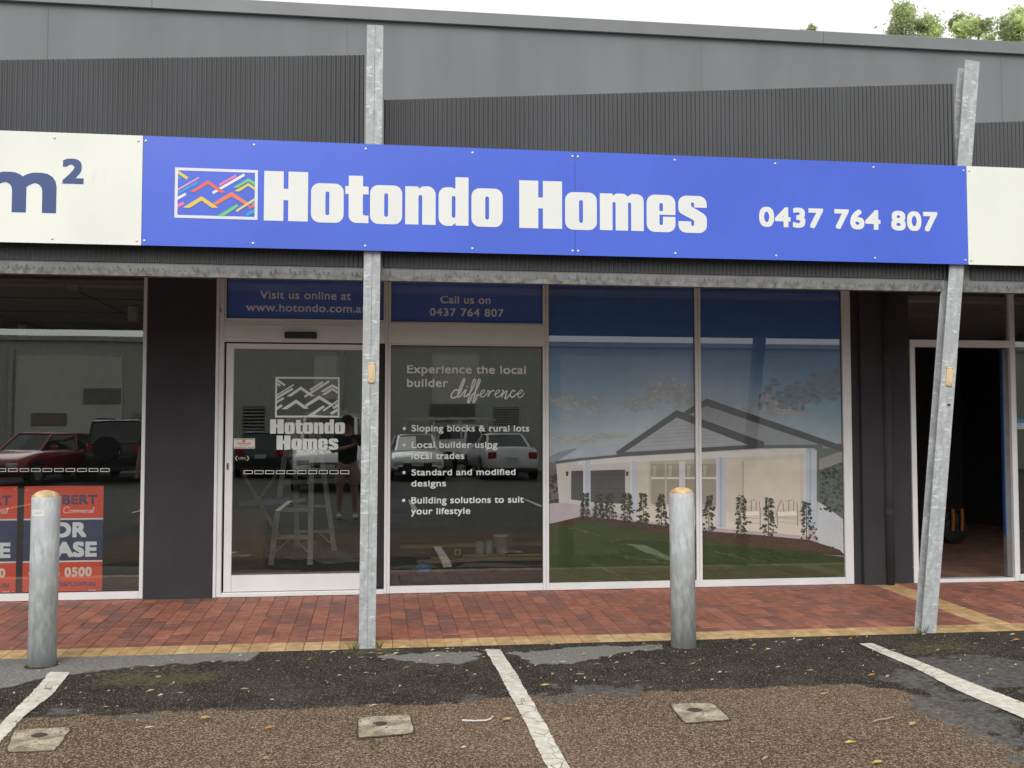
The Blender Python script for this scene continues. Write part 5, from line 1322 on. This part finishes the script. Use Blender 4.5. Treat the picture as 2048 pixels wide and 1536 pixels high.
def car(name, label, cat, pos, rz, col, kind):
    root = thing(name, label, cat, pos, 'vehicles parked across from the shops', rz); P_ = paint(name + '_paint', col)
    K = dict(sedan=dict(L=4.75, w=.90, belt=.98, h=1.46, nose=.74, deck=1.03, g0=-1.8, g1=1.3, r0=-.95, r1=.12, tail=.95, wr=.33),
             wagon=dict(L=4.75, w=.90, belt=1.0, h=1.50, nose=.76, deck=1.02, g0=-2.25, g1=1.0, r0=-1.95, r1=.20, tail=1.0, wr=.33),
             suv=dict(L=4.75, w=.94, belt=1.22, h=1.88, nose=.98, deck=1.2, g0=-2.28, g1=.85, r0=-2.15, r1=.35, tail=1.2, wr=.39),
             van=dict(L=5.0, w=.95, belt=1.22, h=1.95, nose=.92, deck=1.2, g0=-2.42, g1=1.75, r0=-2.38, r1=.85, tail=1.2, wr=.35),
             ute=dict(L=5.2, w=.92, belt=1.12, h=1.78, nose=.98, deck=1.1, g0=-.70, g1=1.05, r0=-.55, r1=.45, tail=1.1, wr=.38))[kind]
    L = K['L'] / 2; w = K['w']; gc = .22 if kind in ('sedan', 'wagon') else .32
    def ring(x, zt, ww, zb=gc, cr=.06):
        return [(x, -ww * .93, zb), (x, -ww, zb + .16), (x, -ww, zt - .20), (x, -ww * .95, zt - .04), (x, -ww * .80, zt), (x, 0, zt + .02), (x, ww * .80, zt), (x, ww * .95, zt - .04), (x, ww, zt - .20), (x, ww, zb + .16), (x, ww * .93, zb)]
    b = K['belt']; mb = MB()
    loft(mb, [ring(-L, K['tail'] - .38, w * .80, gc + .12), ring(-L + .05, K['tail'] - .02, w * .90, gc + .05), ring(-L + .25, K['deck'], w * .97), ring(K['g0'] + .1 if kind != 'ute' else -.8, K['deck'], w), ring(-.3, b, w), ring(K['g1'], b, w), ring(L - .75, (K['nose'] + b) / 2 + .02, w * .99), ring(L - .25, K['nose'], w * .95), ring(L - .04, K['nose'] - .16, w * .86, gc + .04), ring(L, K['nose'] - .30, w * .74, gc + .10)])
    bo = mb.build('body', P_, root, smooth=True); sb_ = bo.modifiers.new('sub', 'SUBSURF'); sb_.levels = 1; sb_.render_levels = 1
    h = K['h']; g0, g1, r0, r1 = K['g0'], K['g1'], K['r0'], K['r1']; wb, wr_ = w * .92, w * (.70 if kind in ('sedan', 'wagon') else .80)
    q = lambda x, y, z: (x, y, z)
    mb = MB()
    base = [q(g1, -wb * .9, b - .03), q(g1, wb * .9, b - .03), q(g0, wb * .9, b - .03), q(g0, -wb * .9, b - .03)]
    # slightly bowed greenhouse
    B = [q(g1, -wb * .80, b), q(g1 + .06, 0, b), q(g1, wb * .80, b), q((g0 + g1) / 2, wb, b), q(g0, wb * .86, b), q(g0 - .04, 0, b), q(g0, -wb * .86, b), q((g0 + g1) / 2, -wb, b)]
    T = [q(r1, -wr_ * .86, h - .05), q(r1 + .06, 0, h - .03), q(r1, wr_ * .86, h - .05), q((r0 + r1) / 2, wr_, h - .04), q(r0, wr_ * .9, h - .06), q(r0 - .05, 0, h - .04), q(r0, -wr_ * .9, h - .06), q((r0 + r1) / 2, -wr_, h - .04)]
    B = [(x, y, z - .06) for x, y, z in B]
    loft(mb, [B, T]); mb.build('glasshouse', M_cglass, root, smooth=False)
    mb = MB(); T2 = [(x * 1.0 + (.03 if x > 0 else -.03), y * 1.03, z - .015) for x, y, z in T]; T3 = [(x * .9 + .1 * (r0 + r1) / 2, y * .86, h) for x, y, z in T]
    loft(mb, [T2, [(x, y, z + .03) for x, y, z in T2], T3]); mb.build('roof', P_, root, smooth=True)
    for k in (0, 2, 3, 4, 6, 7):
        MB().bar(Vector(B[k]) * 1.0, Vector(T[k]) * 1.0, .075, .05).build('pillar', P_, root)
    for sx in (L - .88, -L + .95):
        for sy in (-1, 1):
            mb = MB(); yy = sy * (w - .20); W2 = K['wr']
            mb.lathe([(W2 * .62, -.10), (W2, -.08), (W2, .08), (W2 * .62, .10)], 22, (sx, yy + sy * .11, W2), 0, 'y'); wh = mb.build('wheel', M_tyre, root, smooth=False)
            rm = MB().lathe([(W2 * .60, -.012), (W2 * .56, .012), (.05, .03 * sy)], 18, (sx, yy + sy * .208, W2), 0, 'y').build('rim', M_rim, wh)
            MB().lathe([(W2 * 1.16, -.01), (W2 * 1.14, .01)], 22, (sx, sy * (w - .006), W2 + .01), 0, 'y').build('wheel_arch', M_trim, root)
    z = K['nose'] - .16
    for sy in (-1, 1):
        MB().box(L - .20, L - .015, sy * w * .66 - .16, sy * w * .66 + .16, z - .10, z + .04).build('headlight', M_lens, root, .03)
        MB().box(-L + .0, -L + .12, sy * w * .72 - .13, sy * w * .72 + .13, K['tail'] - .28, K['tail'] - .08).build('tail_light', M_red, root, .02)
        m_ = MB().box(g1 - .22, g1 - .10, sy * (w + .10) - .09, sy * (w + .10) + .09, b - .02, b + .12).build('mirror', P_, root, .03)
    MB().box(L - .10, L + .012, -.45, .45, z - .16, z - .02).build('grille', M_trim, root, .02)
    MB().box(L - .05, L + .022, -.62, .62, gc + .10, gc + .22).build('lower_intake', M_trim, root, .02)
    MB().box(L - .0, L + .03, -.19, .19, gc + .24, gc + .36).build('number_plate', M_plate2, root)
    MB().box(-L - .02, -L + .03, -.19, .19, K['tail'] - .36, K['tail'] - .24).build('number_plate', M_plate2, root)
    MB().box(-L - .015, -L + .06, -w * .8, w * .8, gc + .04, gc + .16).build('rear_valance', M_trim, root, .02)
    if kind == 'suv':
        sp = MB().lathe([(.20, -.10), (.37, -.09), (.37, .09), (.20, .10)], 24, (0, 0, 0), 0, 'y').build('spare_wheel', M_tyre, root); sp.location = (-L - .12, -.18, 1.02); sp.rotation_euler = (0, 0, math.pi / 2)
        for sy in (-1, 1): MB().bar((-1.9, sy * .62, h + .05), (.2, sy * .62, h + .05), .04, .04).build('roof_rail', M_trim, root)
    if kind == 'ute':
        MB().box(-L + .02, -.85, -w, w, .95, 1.0).build('tray', M_alu, root); MB().box(-L, -L + .04, -w, w, .98, 1.25).box(-L + .05, -.85, -w, -w + .04, 1.0, 1.25).box(-L + .05, -.85, w - .04, w, 1.0, 1.25).build('tray_side', P_, root)
        for x in (-2.2, -.9, .4):
            for sy in (-1, 1): MB().bar((x, sy * .78, 1.2), (x, sy * .74, 1.98), .05, .05).build('rack_post', M_alu, root)
        for sy in (-1, 1): MB().bar((-2.4, sy * .74, 2.0), (.8, sy * .74, 2.0), .05, .05).build('rack_rail', M_alu, root)
        for x in (-2.2, -1.2, -.2, .6): MB().bar((x, -.74, 2.04), (x, .74, 2.04), .04, .04).build('rack_bar', M_alu, root)
    if kind == 'van':
        for x in (-1.8, -.6, .5): MB().bar((x, -.75, h + .06), (x, .75, h + .06), .04, .04).build('rack_bar', M_alu, root)
        MB().box(L + .005, L + .028, -.5, .5, z - .08, z - .05).build('grille_bar', M_rim, root)
        for y in (-.35, .1): MB().bar((-1.9, y, h + .12), (.9, y, h + .12), .09, .06).build('roof_ladder', M_alu, root)
    return root
FWD, BACK = math.pi / 2, -math.pi / 2          # nose or tail towards the shops
def park(name, label, cat, px, d, rz, col, kind, half=2.4):
    p = mir(px, 950, d); return car(name, label, cat, (p.x, -d - half, -.12), rz, col, kind)
park('parked_car', 'dark red wagon at the far left of the opposite row, seen in the left window', 'car', 22, 21.5, FWD + .25, (.30, .02, .022), 'wagon')
park('parked_car', 'red sedan nose out beside the black four wheel drive', 'car', 104, 24.5, FWD + .1, (.5, .03, .03), 'sedan')
park('parked_car', 'black four wheel drive with a spare wheel on its tail', 'car', 225, 23.0, BACK, (.012, .012, .014), 'suv')
park('parked_car', 'dark wagon with its tail to the shops left of the white van', 'car', 520, 25.0, BACK, (.03, .033, .04), 'wagon')
park('parked_van', 'white van facing the shops with ladders on its roof', 'van', 655, 17.3, FWD, (.86, .87, .86), 'van', 2.5)
park('parked_ute', 'white utility truck with a pipe rack behind the silver sedans', 'ute', 930, 28.2, BACK + .9, (.84, .85, .84), 'ute', .0)
park('parked_car', 'silver sedan facing the shops', 'car', 835, 22.6, FWD, (.66, .67, .68), 'sedan')
park('parked_car', 'silver sedan with its tail to the shops', 'car', 1018, 22.6, BACK - .06, (.70, .71, .72), 'sedan')

# ------------------------------------------------------------------ the photographer, seen in the door glass
M_skin = mat('skin', (.42, .25, .17), .6, var=.05); M_shirt = mat('dark_polo', (.022, .024, .030), .85); M_short = mat('tan_shorts', (.36, .27, .19), .85); M_shoe = mat('white_shoe', (.62, .62, .60), .6); M_cap = mat('dark_cap', (.02, .02, .025), .8)
M_hair = mat('brown_hair', (.05, .035, .025), .8)
def skin_obj(name, verts, edges, radii, m, parent, sub=2):
    me = bpy.data.meshes.new(name); me.from_pydata(verts, edges, []); me.materials.append(m)
    o = bpy.data.objects.new(name, me); COL.objects.link(o); o.parent = parent
    SK = o.modifiers.new('skin', 'SKIN')
    if not me.skin_vertices:
        import bmesh as _b
        bm = _b.new(); bm.from_mesh(me); bm.verts.layers.skin.verify(); bm.to_mesh(me); bm.free()
    for i, r in enumerate(radii):
        r = r if isinstance(r, tuple) else (r, r); me.skin_vertices[0].data[i].radius = r
    me.skin_vertices[0].data[0].use_root = True
    SK.use_smooth_shade = True
    s_ = o.modifiers.new('sub', 'SUBSURF'); s_.levels = sub; s_.render_levels = sub
    return o
def person(label, loc, rz, hold=True):
    root = thing('person', label, 'person', loc, None, rz)
    # faces +y; x to his right hand is +x
    V = [(0, 0, .93), (0, 0, 1.06), (0, .005, 1.22), (0, 0, 1.38), (0, 0, 1.47), (0, .01, 1.53), (0, .03, 1.60), (0, .03, 1.68), (0, .025, 1.74)]
    R_ = [(.155, .11), (.15, .105), (.165, .11), (.16, .095), (.062, .06), (.056, .058), (.078, .092), (.082, .098), (.05, .06)]
    E = [(i, i + 1) for i in range(8)]
    def add(p, r, prev): V.append(p); R_.append(r); E.append((prev, len(V) - 1)); return len(V) - 1
    for s_ in (-1, 1):
        k = add((s_ * .10, 0, .86), (.095, .10), 0); k = add((s_ * .115, .01, .68), .082, k); k = add((s_ * .125, .015, .49), .060, k); k = add((s_ * .13, -.012, .34), .058, k); k = add((s_ * .135, -.02, .12), .040, k); k = add((s_ * .14, -.01, .055), .042, k); k = add((s_ * .15, .14, .03), .036, k)
        sh = add((s_ * .19, 0, 1.41), .062, 3)
        if s_ == 1 and hold: k = add((.30, .10, 1.20), .048, sh); k = add((.36, .22, 1.24), .040, k); k = add((.37, .30, 1.30), .028, k); hand = Vector((.372, .325, 1.335))
        elif s_ == -1 and hold: k = add((-.27, .04, 1.17), .048, sh); k = add((-.10, .27, 1.22), .040, k); k = add((.08, .33, 1.27), .030, k); hand = Vector((.13, .345, 1.29))
        else: k = add((s_ * .25, -.01, 1.14), .048, sh); k = add((s_ * .27, .04, .92), .038, k); k = add((s_ * .275, .06, .86), .028, k); hand = Vector((s_ * .275, .07, .82))
        k = add(tuple(hand), (.040, .018), k)
        up = Vector((0, .25, 1)).normalized() if hold else Vector((0, .15, -1)).normalized()
        side = Vector((1, 0, 0))
        for f in range(4):
            b = hand + side * (-.027 + .018 * f) + up * .035; L = (.060, .070, .064, .048)[f]
            j = add(tuple(b), .0095, k); j = add(tuple(b + up * L * .5 + Vector((0, .012, 0))), .0085, j); add(tuple(b + up * L + Vector((0, .030, 0))), .0075, j)
        b = hand - side * .045 * s_; j = add(tuple(b), .011, k); add(tuple(b + up * .04 - side * .012 * s_), .009, j)
    body = skin_obj('body', V, E, R_, M_skin, root)
    # face: nose, eyes, mouth, ears
    MB().tube([(0, .125, 1.665), (0, .150, 1.632), (0, .128, 1.622)], [.010, .015, .008], 8).build('nose', M_skin, root, smooth=True)
    for s_ in (-1, 1):
        MB().lathe([(.013, 0), (.009, .006), (.002, .008)], 10, (s_ * .033, .115, 1.668), 0, 'y').build('eye', M_black, root); MB().lathe([(.026, -.01), (.030, 0), (.02, .01)], 10, (s_ * .087, .02, 1.645), 0, 'y').build('ear', M_skin, root)
    MB().box(-.025, .025, .112, .122, 1.586, 1.594).build('mouth', mat('lips', (.30, .12, .10), .6), root, .003)
    MB().lathe([(.088, 0), (.094, .05), (.086, .085)], 18, (0, .015, 1.62)).build('hair', M_hair, root, smooth=True)
    cp = MB().lathe([(.104, 0), (.104, .03), (.094, .075), (.06, .11), (.004, .122)], 20, (0, .02, 1.685)).build('cap', M_cap, root, smooth=True)
    MB().raw([(-.085, .09, 1.70), (.085, .09, 1.70), (.06, .20, 1.685), (0, .215, 1.683), (-.06, .20, 1.685), (-.085, .09, 1.712), (.085, .09, 1.712), (.06, .20, 1.695), (0, .215, 1.693), (-.06, .20, 1.695)], [(0, 4, 3, 2, 1), (5, 6, 7, 8, 9), (0, 1, 6, 5), (1, 2, 7, 6), (2, 3, 8, 7), (3, 4, 9, 8), (4, 0, 5, 9)]).build('peak', M_cap, cp)
    # clothing
    Vs = [(0, 0, .90), (0, 0, 1.05), (0, .005, 1.22), (0, 0, 1.38), (0, 0, 1.455)]; Rs = [(.185, .135), (.175, .13), (.19, .135), (.18, .118), (.085, .08)]; Es = [(i, i + 1) for i in range(4)]
    for s_ in (-1, 1):
        Vs.append((s_ * .19, 0, 1.405)); Rs.append(.085); Es.append((3, len(Vs) - 1)); e = (.265, .06, 1.27) if hold and s_ == 1 else ((-.245, .03, 1.25) if hold else (s_ * .235, -.01, 1.24))
        Vs.append(e); Rs.append(.070); Es.append((len(Vs) - 2, len(Vs) - 1))
    skin_obj('polo_shirt', Vs, Es, Rs, M_shirt, root)
    Vs = [(0, 0, .93), (0, 0, .99)]; Rs = [(.175, .13), (.17, .125)]; Es = [(0, 1)]
    for s_ in (-1, 1):
        Vs += [(s_ * .105, 0, .80), (s_ * .118, .01, .66), (s_ * .122, .012, .53)]; Rs += [(.118, .122), .108, .104]; n = len(Vs); Es += [(0, n - 3), (n - 3, n - 2), (n - 2, n - 1)]
    skin_obj('shorts', Vs, Es, Rs, M_short, root)
    for s_ in (-1, 1):
        skin_obj('shoe', [(s_ * .14, -.045, .05), (s_ * .142, .05, .045), (s_ * .15, .16, .034)], [(0, 1), (1, 2)], [(.046, .05), (.048, .045), (.042, .032)], M_shoe, root); skin_obj('sock', [(s_ * .137, -.015, .07), (s_ * .135, -.018, .15)], [(0, 1)], [.05, .047], M_shoe, root, 1)
    return root
px_ = -.46
ph = person('photographer in cap, dark shirt and tan shorts holding up a phone', (px_, -9.18, -.125), 0.0)
tel = thing('phone', 'dark phone held up in both hands by the photographer', 'phone', (px_ + .25, -8.84, 1.235))
MB().box(-.078, .078, -.008, .0, -.0, .075).build('case', M_black, tel, .004)
MB().lathe([(.008, 0), (.007, .003)], 12, (-.06, .001, .06), 0, 'y').build('lens', M_cglass, tel)
pe = mir(286, 950, 9.1)
person('second person in dark shirt and tan shorts, cut by the edge of the left window', (pe.x + .20, -9.1, -.125), 0.0, False)
